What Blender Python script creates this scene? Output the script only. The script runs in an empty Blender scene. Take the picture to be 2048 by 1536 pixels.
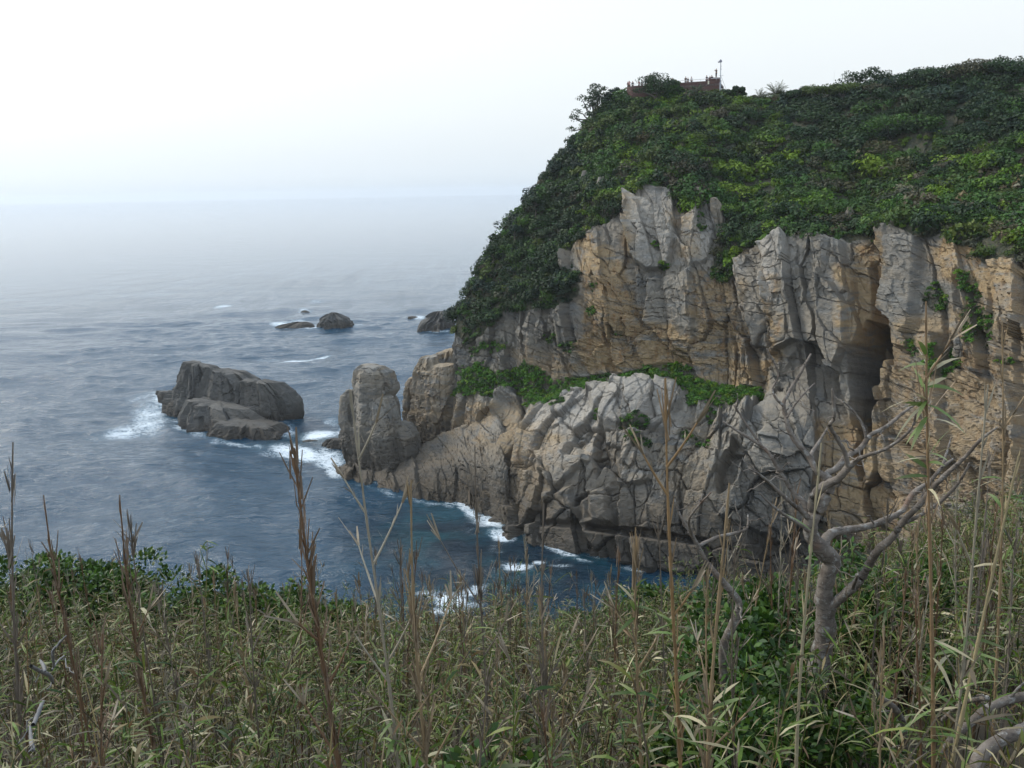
import bpy, math, random
import numpy as np
from math import radians, sin, cos, pi

random.seed(7)
RNG = np.random.default_rng(11)
S = bpy.context.scene
COL = S.collection
QUICK = False; HAZE = .000115

# ------------------------------------------------------------------ camera frame
F_PX, CX, CY = 1773.0, 1024.0, 768.0
EYE = np.array([0.0, 0.0, 55.0])
PITCH, ROLL = radians(12.3), radians(1.1)
FW = np.array([0, cos(PITCH), -sin(PITCH)])
_r0 = np.array([1.0, 0, 0]); _u0 = np.array([0, sin(PITCH), cos(PITCH)])
RT = cos(ROLL) * _r0 - sin(ROLL) * _u0
UP = cos(ROLL) * _u0 + sin(ROLL) * _r0

def ray(px, py):
    return FW + RT * (px - CX) / F_PX + UP * (CY - py) / F_PX

def at(px, py, Y):
    d = ray(px, py)
    return EYE + d * (Y / d[1])

def at_z(px, py, z=0.0):
    d = ray(px, py)
    return EYE + d * ((z - EYE[2]) / d[2])

def proj(P):
    d = P - EYE
    w = d @ FW
    return CX + F_PX * (d @ RT) / w, CY - F_PX * (d @ UP) / w

# ------------------------------------------------------------------ numpy noise
def _hash(ix, iy, seed):
    h = (ix.astype(np.int64) * 374761393 + iy.astype(np.int64) * 668265263 + seed * 974711 + 1013) & 0xffffffff
    h = ((h ^ (h >> 13)) * 1274126177) & 0xffffffff
    h = ((h ^ (h >> 16)) * 2246822519) & 0xffffffff
    return ((h ^ (h >> 15)) & 0xffffff) / float(0x1000000)

def vnoise(x, y, seed=0):
    ix, iy = np.floor(x), np.floor(y)
    fx, fy = x - ix, y - iy
    fx = fx * fx * fx * (fx * (fx * 6 - 15) + 10); fy = fy * fy * fy * (fy * (fy * 6 - 15) + 10)
    a = _hash(ix, iy, seed); b = _hash(ix + 1, iy, seed)
    c = _hash(ix, iy + 1, seed); d = _hash(ix + 1, iy + 1, seed)
    return (a * (1 - fx) + b * fx) * (1 - fy) + (c * (1 - fx) + d * fx) * fy * 1.0

def fbm(x, y, seed=0, octs=4):
    s, a, t = 0, 1.0, 0
    for o in range(octs):
        s = s + a * vnoise(x * 2 ** o, y * 2 ** o, seed + o * 17); t += a; a *= 0.5
    return s / t * 2 - 1

def cells(u, v, cu, cv, seed, jit=0.85):
    """Jittered Voronoi: F1, F2 (in cell units), three hashes of the cell and the offsets from its seed."""
    U, V = u / cu, v / cv
    iu, iv = np.floor(U), np.floor(V)
    f1 = np.full(u.shape, 9.0); f2 = np.full(u.shape, 9.0)
    h = [np.zeros(u.shape) for _ in range(4)]; du = np.zeros(u.shape); dv = np.zeros(u.shape)
    for a in (-1, 0, 1):
        for b in (-1, 0, 1):
            cx, cy = iu + a, iv + b
            sx = cx + 0.5 + jit * (_hash(cx, cy, seed) - 0.5)
            sy = cy + 0.5 + jit * (_hash(cx, cy, seed + 1) - 0.5)
            x, y = U - sx, V - sy
            d = np.maximum(np.abs(x), np.abs(y)) * 0.55 + np.sqrt(x * x + y * y) * 0.45
            m = d < f1
            f2 = np.where(m, f1, np.minimum(f2, d)); f1 = np.where(m, d, f1)
            for k in range(4):
                h[k] = np.where(m, _hash(cx, cy, seed + 2 + k), h[k])
            du = np.where(m, x, du); dv = np.where(m, y, dv)
    return f1, f2, h, du, dv

def sstep(a, b, x):
    t = np.clip((x - a) / (b - a), 0, 1)
    return t * t * (3 - 2 * t)

def poly_d(px, py, poly):
    """Signed distance (pixels), positive inside."""
    P = np.array(poly, float); n = len(P)
    inside = np.zeros(px.shape, bool); best = np.full(px.shape, 1e9)
    for i in range(n):
        x0, y0 = P[i]; x1, y1 = P[(i + 1) % n]
        c = ((y0 > py) != (y1 > py)) & (px < (x1 - x0) * (py - y0) / (y1 - y0 + 1e-9) + x0)
        inside ^= c
        ex, ey = x1 - x0, y1 - y0
        t = np.clip(((px - x0) * ex + (py - y0) * ey) / (ex * ex + ey * ey + 1e-9), 0, 1)
        best = np.minimum(best, np.hypot(px - x0 - t * ex, py - y0 - t * ey))
    return np.where(inside, best, -best)

# ------------------------------------------------------------------ mesh helpers
def mesh_np(name, V, Q, mat, smooth=False, attrs=None, col=None, tri=False):
    V = np.asarray(V, np.float32).reshape(-1, 3); Q = np.asarray(Q, np.int32)
    k = Q.shape[1]
    me = bpy.data.meshes.new(name)
    me.vertices.add(len(V)); me.vertices.foreach_set('co', V.ravel())
    me.loops.add(Q.size); me.loops.foreach_set('vertex_index', Q.ravel())
    me.polygons.add(len(Q)); me.polygons.foreach_set('loop_start', np.arange(0, Q.size, k, dtype=np.int32))
    try:
        me.polygons.foreach_set('loop_total', np.full(len(Q), k, np.int32))
    except Exception:
        pass
    me.polygons.foreach_set('use_smooth', np.full(len(Q), smooth, bool))
    for an, a in (attrs or {}).items():
        at_ = me.attributes.new(an, 'FLOAT', 'POINT'); at_.data.foreach_set('value', np.asarray(a, np.float32).ravel())
    if col is not None:
        c = np.ones((len(V), 4), np.float32); c[:, :3] = np.asarray(col).reshape(-1, 3)
        at_ = me.attributes.new('tint', 'FLOAT_COLOR', 'POINT'); at_.data.foreach_set('color', c.ravel())
    me.update(calc_edges=True); me.validate()
    if mat: me.materials.append(mat)
    return me

def link(name, me, parent=None, loc=None):
    o = bpy.data.objects.new(name, me); COL.objects.link(o)
    if parent is not None: o.parent = parent
    if loc is not None: o.location = loc
    return o

def tag(o, label=None, cat=None, group=None, kind=None):
    if label: o['label'] = label
    if cat: o['category'] = cat
    if group: o['group'] = group
    if kind: o['kind'] = kind
    return o

def empty(name, loc, label, cat, group=None):
    o = bpy.data.objects.new(name, None); o.empty_display_size = 0.2
    o.location = loc; COL.objects.link(o)
    return tag(o, label, cat, group)

def grid_quads(nu, nv, closed=False):
    i = np.arange(nu if closed else nu - 1)[:, None]; j = np.arange(nv - 1)[None, :]
    i2 = (i + 1) % nu
    a = i * nv + j; b = i2 * nv + j
    return np.stack([a, b, b + 1, a + 1], -1).reshape(-1, 4)

class Buf:
    """Collects quads and their tints, then makes one mesh."""
    def __init__(s): s.v, s.q, s.c, s.n = [], [], [], 0
    def add(s, V, Q, C):
        V = np.asarray(V, float).reshape(-1, 3); Q = np.asarray(Q).reshape(-1, 4)
        s.v.append(V); s.q.append(Q + s.n)
        C = np.asarray(C, float)
        s.c.append(np.broadcast_to(C, (len(V), 3)) if C.ndim == 1 else C.reshape(-1, 3)); s.n += len(V)
    def mesh(s, name, mat, smooth=False):
        return mesh_np(name, np.concatenate(s.v), np.concatenate(s.q), mat, smooth, col=np.concatenate(s.c))

def unit(v):
    return v / (np.linalg.norm(v, axis=-1, keepdims=True) + 1e-9)

def leaves(buf, base, dirs, L, W, droop, col, seg=4, fold=0.0, rng=RNG, tipcol=None, parallel=False):
    """N blade leaves: a strip that follows dirs and bends down by droop."""
    N = len(base); t = np.linspace(0, 1, seg + 1)
    dirs = unit(dirs); L = np.broadcast_to(L, (N,)); W = np.broadcast_to(W, (N,)); droop = np.broadcast_to(droop, (N,))
    r = unit(rng.normal(size=(N, 3)) * 0.55 + np.array([0, 0, 0.9]))
    side = unit(np.cross(dirs, r))
    c = base[:, None] + dirs[:, None] * (t[None, :, None] * L[:, None, None])
    c[..., 2] -= droop[:, None] * L[:, None] * t[None] ** 2
    if parallel: w = np.array([1.0] * seg + [0.6])
    else: w = np.interp(t, [0, 0.12, 0.4, 0.75, 1], [0.25, 0.75, 1.0, 0.6, 0.03])
    hw = 0.5 * W[:, None] * w[None]
    V = np.stack([c - side[:, None] * hw[..., None], c + side[:, None] * hw[..., None]], 2)
    k = np.arange(seg) * 2
    q = np.stack([k, k + 1, k + 3, k + 2], -1)
    Q = (np.arange(N)[:, None, None] * (2 * (seg + 1)) + q[None])
    C = np.repeat(np.broadcast_to(col, (N, 3))[:, None], 2 * (seg + 1), 1).copy()
    if tipcol is not None:
        m = np.repeat(t, 2)[None, :, None] ** 2
        C = C * (1 - m) + np.broadcast_to(tipcol, (N, 3))[:, None] * m
    buf.add(V, Q, C)

def tubes(buf, P, R, col, sides=4):
    """N tubes at once; P (N,K,3), R (N,K)."""
    N, K, _ = P.shape
    T = np.gradient(P, axis=1); T = unit(T)
    ref = np.where(np.abs(T[..., 2:3]) > 0.9, np.array([1.0, 0, 0]), np.array([0, 0, 1.0]))
    A = unit(np.cross(T, ref)); B = np.cross(T, A)
    th = np.arange(sides) * 2 * pi / sides
    V = P[:, :, None] + R[:, :, None, None] * (A[:, :, None] * np.cos(th)[:, None] + B[:, :, None] * np.sin(th)[:, None])
    i = np.arange(K - 1)[:, None] * sides; j = np.arange(sides)[None]
    j2 = (j + 1) % sides
    q = np.stack([i + j, i + j2, i + sides + j2, i + sides + j], -1).reshape(-1, 4)
    Q = np.arange(N)[:, None, None] * (K * sides) + q[None]
    C = np.repeat(np.broadcast_to(col, (N, 3))[:, None], K * sides, 1)
    buf.add(V, Q, C)

def catmull(P, n):
    P = np.asarray(P, float); m = len(P)
    if m < 3:
        t = np.linspace(0, 1, n)[:, None]; return P[0] * (1 - t) + P[-1] * t
    d = np.r_[0, np.cumsum(np.linalg.norm(np.diff(P[:, :3], axis=0), axis=1) + 1e-6)]; d /= d[-1]
    s = np.linspace(0, 1, n); k = np.clip(np.searchsorted(d, s, side='right') - 1, 0, m - 2)
    t = ((s - d[k]) / (d[k + 1] - d[k]))[:, None]
    tg = np.gradient(P, d, axis=0) if m > 2 else P * 0
    h = (d[k + 1] - d[k])[:, None]
    t2, t3 = t * t, t * t * t
    return (2 * t3 - 3 * t2 + 1) * P[k] + (t3 - 2 * t2 + t) * h * tg[k] + (-2 * t3 + 3 * t2) * P[k + 1] + (t3 - t2) * h * tg[k + 1]

# ------------------------------------------------------------------ materials
def newmat(name):
    m = bpy.data.materials.new(name); m.use_nodes = True
    nt = m.node_tree; b = nt.nodes.get('Principled BSDF'); return m, nt, b

class NT:
    def __init__(s, nt): s.nt = nt
    def n(s, typ, **kw):
        x = s.nt.nodes.new(typ)
        for k, v in kw.items():
            if k.startswith('i_'):
                x.inputs[int(k[2:]) if k[2:].isdigit() else k[2:]].default_value = v
            else: setattr(x, k, v)
        return x
    def l(s, a, b): s.nt.links.new(a, b)
    def math(s, op, a, b=None, clamp=False):
        x = s.n('ShaderNodeMath', operation=op, use_clamp=clamp)
        for i, v in enumerate((a, b)):
            if v is None: continue
            if hasattr(v, 'links'): s.l(v, x.inputs[i])
            else: x.inputs[i].default_value = v
        return x.outputs[0]
    def mix(s, f, a, b, mode='MIX'):
        x = s.n('ShaderNodeMix', data_type='RGBA', blend_type=mode)
        for sock, v in ((x.inputs[0], f), (x.inputs[6], a), (x.inputs[7], b)):
            if hasattr(v, 'links'): s.l(v, sock)
            elif isinstance(v, (int, float)): sock.default_value = v
            else: sock.default_value = (*v, 1) if len(v) == 3 else v
        return x.outputs[2]
    def ramp(s, f, a, b):
        x = s.n('ShaderNodeMapRange', interpolation_type='SMOOTHSTEP', i_1=a, i_2=b)
        s.l(f, x.inputs[0]); return x.outputs[0]
    def attr(s, name, out='Fac'):
        return s.n('ShaderNodeAttribute', attribute_name=name).outputs[out]
    def noise(s, vec, scale, detail=4, rough=0.55, dist=0.0):
        x = s.n('ShaderNodeTexNoise'); x.inputs['Scale'].default_value = scale; x.inputs['Detail'].default_value = detail
        x.inputs['Roughness'].default_value = rough; x.inputs['Distortion'].default_value = dist
        s.l(vec, x.inputs['Vector']); return x.outputs['Fac']
    def pos(s, scale=(1, 1, 1), obj=True):
        g = s.n('ShaderNodeNewGeometry').outputs['Position'] if not obj else s.n('ShaderNodeTexCoord').outputs['Object']
        m = s.n('ShaderNodeMapping'); m.inputs['Scale'].default_value = scale; s.l(g, m.inputs['Vector']); return m.outputs[0]

def mat_rock(name, dark=1.0, wet_z=5.0, warm=.26):
    m, nt, b = newmat(name); T = NT(nt)
    p = T.pos(); pv = T.pos((1, 1, 0.28)); ph = T.pos((0.35, 0.35, 1.6))
    tan = T.attr('tan'); pale = T.attr('pale'); crack_shade = T.attr('crack_shade')
    n1 = T.noise(p, 0.12, 6, 0.6); n2 = T.noise(p, 1.1, 8, 0.68); n3 = T.noise(pv, 0.55, 6, 0.65); n4 = T.noise(ph, 0.5, 6, 0.65, 0.6)
    c = T.mix(T.ramp(n1, .35, .65), [k * dark for k in (.105, .108, .104)], [k * dark for k in (.20, .193, .172)])
    c = T.mix(T.math('MULTIPLY', T.ramp(n3, .42, .7), .55), c, [k * dark for k in (.27, .252, .215)])
    tf = T.math('MULTIPLY', T.math('ADD', T.math('MULTIPLY', tan, .95), warm), T.ramp(n4, .30, .58), True)
    c = T.mix(tf, c, [k * dark for k in (.30, .215, .115)])
    of = T.math('MULTIPLY', T.math('MULTIPLY', tan, T.ramp(T.noise(pv, .9, 5, .6), .5, .68)), .7, True)
    c = T.mix(of, c, [k * dark for k in (.24, .135, .055)])
    c = T.mix(T.math('MULTIPLY', pale, T.ramp(n2, .25, .6)), c, (.40, .365, .315))
    # dark lichen streaks and fine speckle
    st = T.ramp(T.noise(T.pos((1.5, 1.5, .16)), .5, 6, .7), .56, .74)
    c = T.mix(T.math('MULTIPLY', st, .6), c, (.05, .048, .042))
    c = T.mix(T.math('MULTIPLY', T.ramp(n2, .55, .72), .35), c, (.075, .068, .055))
    c = T.mix(T.math('MULTIPLY', crack_shade, .75), c, (.035, .03, .026))  # shade in the joints and the cleft painted into the base colour
    # tide-darkened band near the water
    sep = T.n('ShaderNodeSeparateXYZ'); T.l(T.n('ShaderNodeNewGeometry').outputs['Position'], sep.inputs[0])
    zz = T.math('ADD', sep.outputs[2], T.math('MULTIPLY', T.math('SUBTRACT', n1, .5), -9))
    wet = T.n('ShaderNodeMapRange', interpolation_type='SMOOTHSTEP', i_1=wet_z * .35, i_2=wet_z * 1.7, i_3=1.0, i_4=0.0)
    T.l(zz, wet.inputs[0])
    c = T.mix(T.math('MULTIPLY', wet.outputs[0], .82), c, (.047, .037, .026))
    soil = T.attr('soil')
    c = T.mix(soil, c, T.mix(T.ramp(n2, .4, .6), (.022, .028, .012), (.055, .05, .026)))
    T.l(c, b.inputs['Base Color'])
    b.inputs['Roughness'].default_value = .88
    bp = T.n('ShaderNodeBump'); bp.inputs['Strength'].default_value = .9; bp.inputs['Distance'].default_value = .35
    h = T.math('ADD', T.math('MULTIPLY', n2, .8), T.math('MULTIPLY', T.noise(T.pos((.6, .6, 2.2)), 1.6, 6, .7), .6))
    T.l(h, bp.inputs['Height']); T.l(bp.outputs[0], b.inputs['Normal'])
    return m

def mat_tint(name, rough=.6, trans=0.0, spec=.3, bump=0):
    m, nt, b = newmat(name); T = NT(nt)
    c = T.attr('tint', 'Color')
    n = T.noise(T.pos(), 6.0 if bump == 0 else bump, 4)
    c = T.mix(1.0, c, T.mix(n, (.7, .7, .7), (1.25, 1.25, 1.25)), 'MULTIPLY')
    T.l(c, b.inputs['Base Color']); b.inputs['Roughness'].default_value = rough
    b.inputs['Specular IOR Level'].default_value = spec
    if bump:
        bp = T.n('ShaderNodeBump'); bp.inputs['Strength'].default_value = .6; bp.inputs['Distance'].default_value = .004
        T.l(T.noise(T.pos((1, 1, .2)), bump * 3, 5), bp.inputs['Height']); T.l(bp.outputs[0], b.inputs['Normal'])
    if trans:
        tr = T.n('ShaderNodeBsdfTranslucent'); T.l(c, tr.inputs[0])
        mx = T.n('ShaderNodeMixShader'); mx.inputs[0].default_value = trans
        T.l(b.outputs[0], mx.inputs[1]); T.l(tr.outputs[0], mx.inputs[2])
        T.l(mx.outputs[0], nt.nodes['Material Output'].inputs[0])
    return m

def mat_plain(name, col, rough=.7, metal=0.0, var=.25, scale=3.0):
    m, nt, b = newmat(name); T = NT(nt)
    n = T.noise(T.pos(), scale, 5)
    T.l(T.mix(n, [k * (1 - var) for k in col], [min(1, k * (1 + var)) for k in col]), b.inputs['Base Color'])
    b.inputs['Roughness'].default_value = rough; b.inputs['Metallic'].default_value = metal
    return m

M_ROCK = mat_rock('cliff_rock', 1.0, 8.5); M_SEAROCK = mat_rock('sea_rock_stone', .30, 2.0, .03)
M_FOL = mat_tint('foliage', .62, .18, .25); M_BARKFAR = mat_tint('far_bark', .9)
M_GRASS = mat_tint('bamboo_leaf', .5, .22, .3); M_CANE = mat_tint('bamboo_cane', .55, 0, .35, 40)

# ------------------------------------------------------------------ world, sun, camera
SUN_AZ, SUN_EL = radians(-62), radians(40)     # azimuth measured from +Y towards +X
SUN_DIR = np.array([sin(SUN_AZ) * cos(SUN_EL), cos(SUN_AZ) * cos(SUN_EL), sin(SUN_EL)])
w = bpy.data.worlds.new('World'); S.world = w; w.use_nodes = True
T = NT(w.node_tree); bg = w.node_tree.nodes['Background']
sky = T.n('ShaderNodeTexSky', sky_type='NISHITA', sun_disc=False, sun_elevation=SUN_EL, sun_rotation=SUN_AZ,
          air_density=1.2, dust_density=6.0, ozone_density=1.0)
tc = T.n('ShaderNodeTexCoord'); sx = T.n('ShaderNodeSeparateXYZ'); T.l(tc.outputs['Generated'], sx.inputs[0])
el = T.n('ShaderNodeValToRGB'); T.l(T.math('MULTIPLY', sx.outputs[2], 1.0), el.inputs[0])
cr = el.color_ramp; cr.elements[0].position = 0.0; cr.elements[0].color = (7.2, 8.1, 8.8, 1)
cr.elements[1].position = 1.0; cr.elements[1].color = (9.5, 12, 15.5, 1)
for ps, cc in ((.02, (8.3, 9.2, 9.9)), (.08, (9.3, 10.0, 10.4)), (.15, (10.0, 10.6, 10.9)), (.3, (10.4, 11.8, 13.4)), (.55, (10.4, 12.6, 15.5))):
    e = cr.elements.new(ps); e.color = (*cc, 1)
dt = T.n('ShaderNodeVectorMath', operation='DOT_PRODUCT'); T.l(tc.outputs['Generated'], dt.inputs[0]); dt.inputs[1].default_value = SUN_DIR
glow = T.math('MULTIPLY', T.math('POWER', T.math('MAXIMUM', dt.outputs['Value'], 0.0), 2.5), 5.0)
cl = T.n('ShaderNodeVectorMath', operation='ADD'); T.l(el.outputs[0], cl.inputs[0])
gv = T.n('ShaderNodeCombineXYZ'); [T.l(glow, gv.inputs[k]) for k in range(3)]; T.l(gv.outputs[0], cl.inputs[1])
T.l(T.mix(.9, sky.outputs[0], cl.outputs[0]), bg.inputs[0]); bg.inputs[1].default_value = .1

sl = bpy.data.lights.new('sun', 'SUN'); sl.energy = 2.5; sl.angle = radians(10); sl.color = (1.0, .93, .80)
so = bpy.data.objects.new('sun', sl); COL.objects.link(so)
from mathutils import Vector, Matrix
so.rotation_euler = Vector(-SUN_DIR).to_track_quat('-Z', 'Y').to_euler()

cam = bpy.data.cameras.new('camera'); co = bpy.data.objects.new('camera', cam); COL.objects.link(co)
cam.sensor_width = 36.0; cam.lens = 36.0 * F_PX / 2048.0; cam.clip_start = .05; cam.clip_end = 60000
M3 = Matrix((RT, UP, -FW)).transposed()
co.matrix_world = Matrix.Translation(EYE) @ M3.to_4x4()
S.camera = co
S.view_settings.view_transform = 'Standard'; S.view_settings.look = 'None'; S.view_settings.gamma = 1.0
S.view_settings.exposure = 0.0; S.view_settings.use_curve_mapping = False
S.cycles.use_denoising = True; S.cycles.max_bounces = 6; S.cycles.diffuse_bounces = 3; S.cycles.glossy_bounces = 3
S.cycles.transmission_bounces = 4; S.cycles.volume_bounces = 2; S.cycles.use_adaptive_sampling = True
S.cycles.adaptive_threshold = .015; S.cycles.caustics_reflective = False; S.cycles.caustics_refractive = False

# ------------------------------------------------------------------ rock surfaces from control columns
def seaY(px, py): return at_z(px, py)[1]

def resample(C, nu, nv, wu=None):
    """C: (m columns, k levels, 3) control points -> (nu, nv, 3)."""
    C = np.asarray(C, float); m, k, _ = C.shape
    rows = np.stack([catmull(C[i], nv * 1) if False else _byparam(C[i], nv) for i in range(m)])
    su = np.linspace(0, m - 1, nu) if wu is None else wu
    out = np.empty((nu, nv, 3))
    i = np.clip(np.floor(su).astype(int), 0, m - 2); t = (su - i)[:, None, None]
    G = np.gradient(rows, axis=0)
    t2, t3 = t * t, t * t * t
    return (2 * t3 - 3 * t2 + 1) * rows[i] + (t3 - 2 * t2 + t) * G[i] * .8 + (-2 * t3 + 3 * t2) * rows[i + 1] + (t3 - t2) * G[i + 1] * .8

LEVW = None
def _byparam(P, nv):
    k = len(P); wts = np.array(LEVW if LEVW is not None and len(LEVW) == k - 1 else [1.0] * (k - 1)); d = np.r_[0, np.cumsum(wts)]; d /= d[-1]
    s = np.linspace(0, 1, nv); j = np.clip(np.searchsorted(d, s, side='right') - 1, 0, k - 2)
    t = ((s - d[j]) / (d[j + 1] - d[j]))[:, None]; h = (d[j + 1] - d[j])[:, None]
    sl_ = np.diff(P, axis=0) / np.diff(d)[:, None]
    tg = np.zeros_like(P); tg[0] = sl_[0]; tg[-1] = sl_[-1]
    a, b = sl_[:-1], sl_[1:]
    tg[1:-1] = np.where(a * b > 0, 2 * a * b / (a + b + 1e-12), 0)     # monotone
    t2, t3 = t * t, t * t * t
    return (2 * t3 - 3 * t2 + 1) * P[j] + (t3 - 2 * t2 + t) * h * tg[j] + (-2 * t3 + 3 * t2) * P[j + 1] + (t3 - t2) * h * tg[j + 1]

def normals(P):
    du = np.gradient(P, axis=0); dv = np.gradient(P, axis=1)
    return unit(np.cross(du, dv))

def blur(A, n):
    for _ in range(n):
        A = A.copy(); A[1:-1] = (A[:-2] + A[1:-1] * 2 + A[2:]) / 4; A[:, 1:-1] = (A[:, :-2] + A[:, 1:-1] * 2 + A[:, 2:]) / 4
    return A

def rock_relief(u, v, round_=0.0, layered=0.0, seed=0, amp=1.0):
    """Blocky relief in metres and a 0..1 joint mask; round_ = boulder-like, layered = thin bedded."""
    wu = u + 2.2 * fbm(u * .05, v * .04, seed + 1) + .22 * fbm(u * .9, v * .5, seed + 2)
    wv = v + 2.5 * fbm(u * .05, v * .05, seed + 3) + .22 * fbm(u * 1.0, v * 1.0, seed + 4)
    sk = wu + .14 * wv
    f1, f2, h, du, dv = cells(sk, wv, 5.5, 24.0, seed + 10)
    big = (h[0] - .5) * 2.6 + du * (h[1] - .5) * 5.5 + dv * (h[2] - .5) * 2.5
    jm = sstep(.42, .6, vnoise(u * .12, v * .08, seed + 13))
    j1 = (1 - sstep(.0, .045, f2 - f1)) * jm
    f1, f2, h, du, dv = cells(sk + 40, wv - .1 * wu, 2.3, 6.2, seed + 20, .95)
    mid = (h[0] - .5) * 1.1 + du * (h[1] - .5) * 2.2 + dv * (h[2] - .5) * 1.1
    calm = .35 + .65 * sstep(.38, .6, vnoise(u * .07 + 9, v * .05, seed + 14))
    mid = mid * calm
    j2 = (1 - sstep(.0, .05, f2 - f1)) * sstep(.45, .62, vnoise(u * .16, v * .12, seed + 5)) * calm
    f1, f2, h, du, dv = cells(sk + .15 * wv, wv - .2 * wu, .85, 1.7, seed + 30)
    sm = (h[0] - .5) * .34 + du * (h[1] - .5) * .6 + dv * (h[2] - .5) * .5
    smw = .15 + .85 * sstep(.42, .62, vnoise(u * .1 + 5, v * .07, seed + 6))
    # near-level bedding cracks, broken into short irregular runs
    bl = (wv + .16 * wu) / 1.9 + .55 * fbm(u * .12, v * .1, seed + 7) + .10 * fbm(u * 1.1, v * .6, seed + 15)
    fr = bl - np.floor(bl); rid = np.floor(bl + .5)
    jb = (1 - sstep(.0, .05, np.minimum(fr, 1 - fr))) * sstep(.5, .64, vnoise(u * .17 + rid * 7.3, rid * 3.1, seed + 8))
    ly = (wv + .2 * wu) / .8 + .7 * fbm(u * .15, v * .15, seed + 9)
    lf = ly - np.floor(ly); lay = (_hash(np.floor(ly), np.floor(wu / 1.9 + .5 * np.floor(ly)), seed + 11) - .5) * .6 + (lf - .5) * .22
    d = amp * (big * (1 - .5 * round_) + mid * (1 - .6 * round_) + sm * smw * (1 - .5 * round_))
    d += layered * lay - .3 * j1 * amp - .28 * j2 - .30 * jb * (1 - round_ * .7)
    jl = layered * (1 - sstep(0, .12, np.minimum(lf, 1 - lf))) * .7 * sstep(.4, .6, vnoise(u * .4, v * .4, seed + 16))
    if np.any(round_ > 0):
        au = wu + .18 * wv; av = wv - .14 * wu
        g1, g2, hh, a, b_ = cells(au, av, 5.4, 7.4, seed + 41, .95)
        k1, k2, hk, a2, b2 = cells(au + 11, av, 2.2, 3.6, seed + 44, .95)
        brk = sstep(.40, .56, vnoise(u * .1, v * .1, seed + 17))
        edge = np.clip((g2 - g1) / .07, 0, 1) ** .5
        d += round_ * (.8 * edge + (hh[0] - .5) * 3.4 + a * (hh[1] - .5) * 4.0 + b_ * (hh[2] - .35) * 3.4 + (.25 * np.clip((k2 - k1) / .08, 0, 1) ** .5 + (hk[0] - .5) * 1.3 + a2 * (hk[1] - .5) * 1.7 + b2 * (hk[2] - .4) * 1.4) * brk * .75 - .8)
        j1 = np.maximum(j1 * (1 - round_), round_ * (1 - sstep(0, .04, g2 - g1)) * .8)
    d += .16 * fbm(u * 1.3, v * 1.3, seed + 12, 5)
    jt = np.clip(np.maximum.reduce([j1 * .6, j2 * .5, jb * .8, jl]), 0, 1)
    return d, jt

# ---- the main headland.  A column: waterline (px,py), then (px,py,Y) for the levels above it
COLS = [
 # waterline    lower top        ledge            mid face         face top         slope            brow
 ((872, 888), (893, 850, 181), (903, 785, 181), (908, 700, 182), (918, 625, 184), (1000, 486, 190), (1162, 285, 197)),
 ((900, 915), (915, 850, 171), (935, 775, 174), (945, 700, 176), (955, 650, 177), (1040, 470, 186), (1205, 225, 196)),
 ((925, 1000), (990, 850, 163), (1025, 770, 168), (1030, 690, 170), (1040, 625, 171), (1090, 450, 182), (1245, 208, 195)),
 ((968, 1016), (1050, 825, 157), (1085, 782, 163), (1085, 690, 165), (1100, 600, 167), (1140, 420, 179), (1280, 203, 193)),
 ((1012, 1042), (1130, 800, 151), (1160, 762, 158), (1155, 650, 160), (1165, 480, 166), (1195, 350, 177), (1320, 196, 191)),
 ((1080, 1088), (1235, 785, 145), (1250, 755, 153), (1245, 620, 155), (1250, 412, 163), (1280, 320, 173), (1375, 192, 189)),
 ((1180, 1105), (1325, 775, 142), (1325, 745, 149), (1325, 600, 152), (1310, 378, 161), (1345, 290, 170), (1425, 195, 187)),
 ((1290, 1120), (1395, 805, 137), (1405, 765, 144), (1405, 600, 148), (1405, 410, 157), (1430, 300, 167), (1485, 207, 184)),
 ((1410, 1140), (1475, 830, 132), (1490, 775, 139), (1495, 640, 142), (1485, 515, 147), (1500, 360, 162), (1545, 212, 181)),
 ((1510, 1150), (1550, 840, 128), (1555, 780, 134), (1560, 640, 137), (1560, 492, 141), (1570, 360, 158), (1610, 205, 178)),
 ((1610, 1150), (1635, 850, 126), (1635, 765, 129), (1640, 640, 132), (1640, 480, 137), (1650, 360, 154), (1690, 180, 176)),
 ((1700, 1170), (1700, 850, 123), (1700, 770, 125), (1700, 640, 128), (1695, 490, 133), (1715, 380, 150), (1750, 168, 173)),
 ((1775, 1200), (1770, 850, 119), (1770, 780, 120), (1768, 640, 124), (1765, 475, 129), (1790, 375, 146), (1815, 168, 170)),
 ((1850, 1250), (1850, 880, 110), (1845, 780, 113), (1845, 640, 117), (1845, 468, 123), (1870, 370, 141), (1895, 152, 166)),
 ((1960, 1300), (1950, 900, 101), (1950, 780, 105), (1950, 650, 109), (1950, 500, 115), (1975, 370, 134), (2000, 146, 161)),
 ((2110, 1370), (2090, 930, 91), (2085, 800, 95), (2080, 670, 99), (2080, 525, 105), (2110, 380, 126), (2130, 142, 154)),
 ((2330, 1450), (2300, 1000, 80), (2290, 850, 84), (2285, 700, 88), (2280, 540, 94), (2320, 380, 116), (2350, 150, 146)),
 ((2700, 1560), (2680, 1050, 66), (2670, 900, 69), (2660, 740, 72), (2650, 570, 78), (2700, 400, 100), (2740, 170, 132)),
]
def build_cols(cols):
    out = []
    for c in cols:
        p0 = at_z(*c[0]); L = [p0 + np.array([0, -2.0, -5.0]), p0] + [at(*q) for q in c[1:]]
        top = L[-1]
        L += [top + np.array([2.0, 14.0, 1.6]), top + np.array([10.0, 70.0, 3.0])]
        out.append(L)
    L0 = out[0]
    wrap = [[p + np.array(o) for p in L0] for o in ((34, 62, 0), (13, 26, 0), (3.5, 9, 0))]
    for wv_ in wrap:
        for p in wv_[:2]: p[0] -= 0
    return wrap + out
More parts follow.
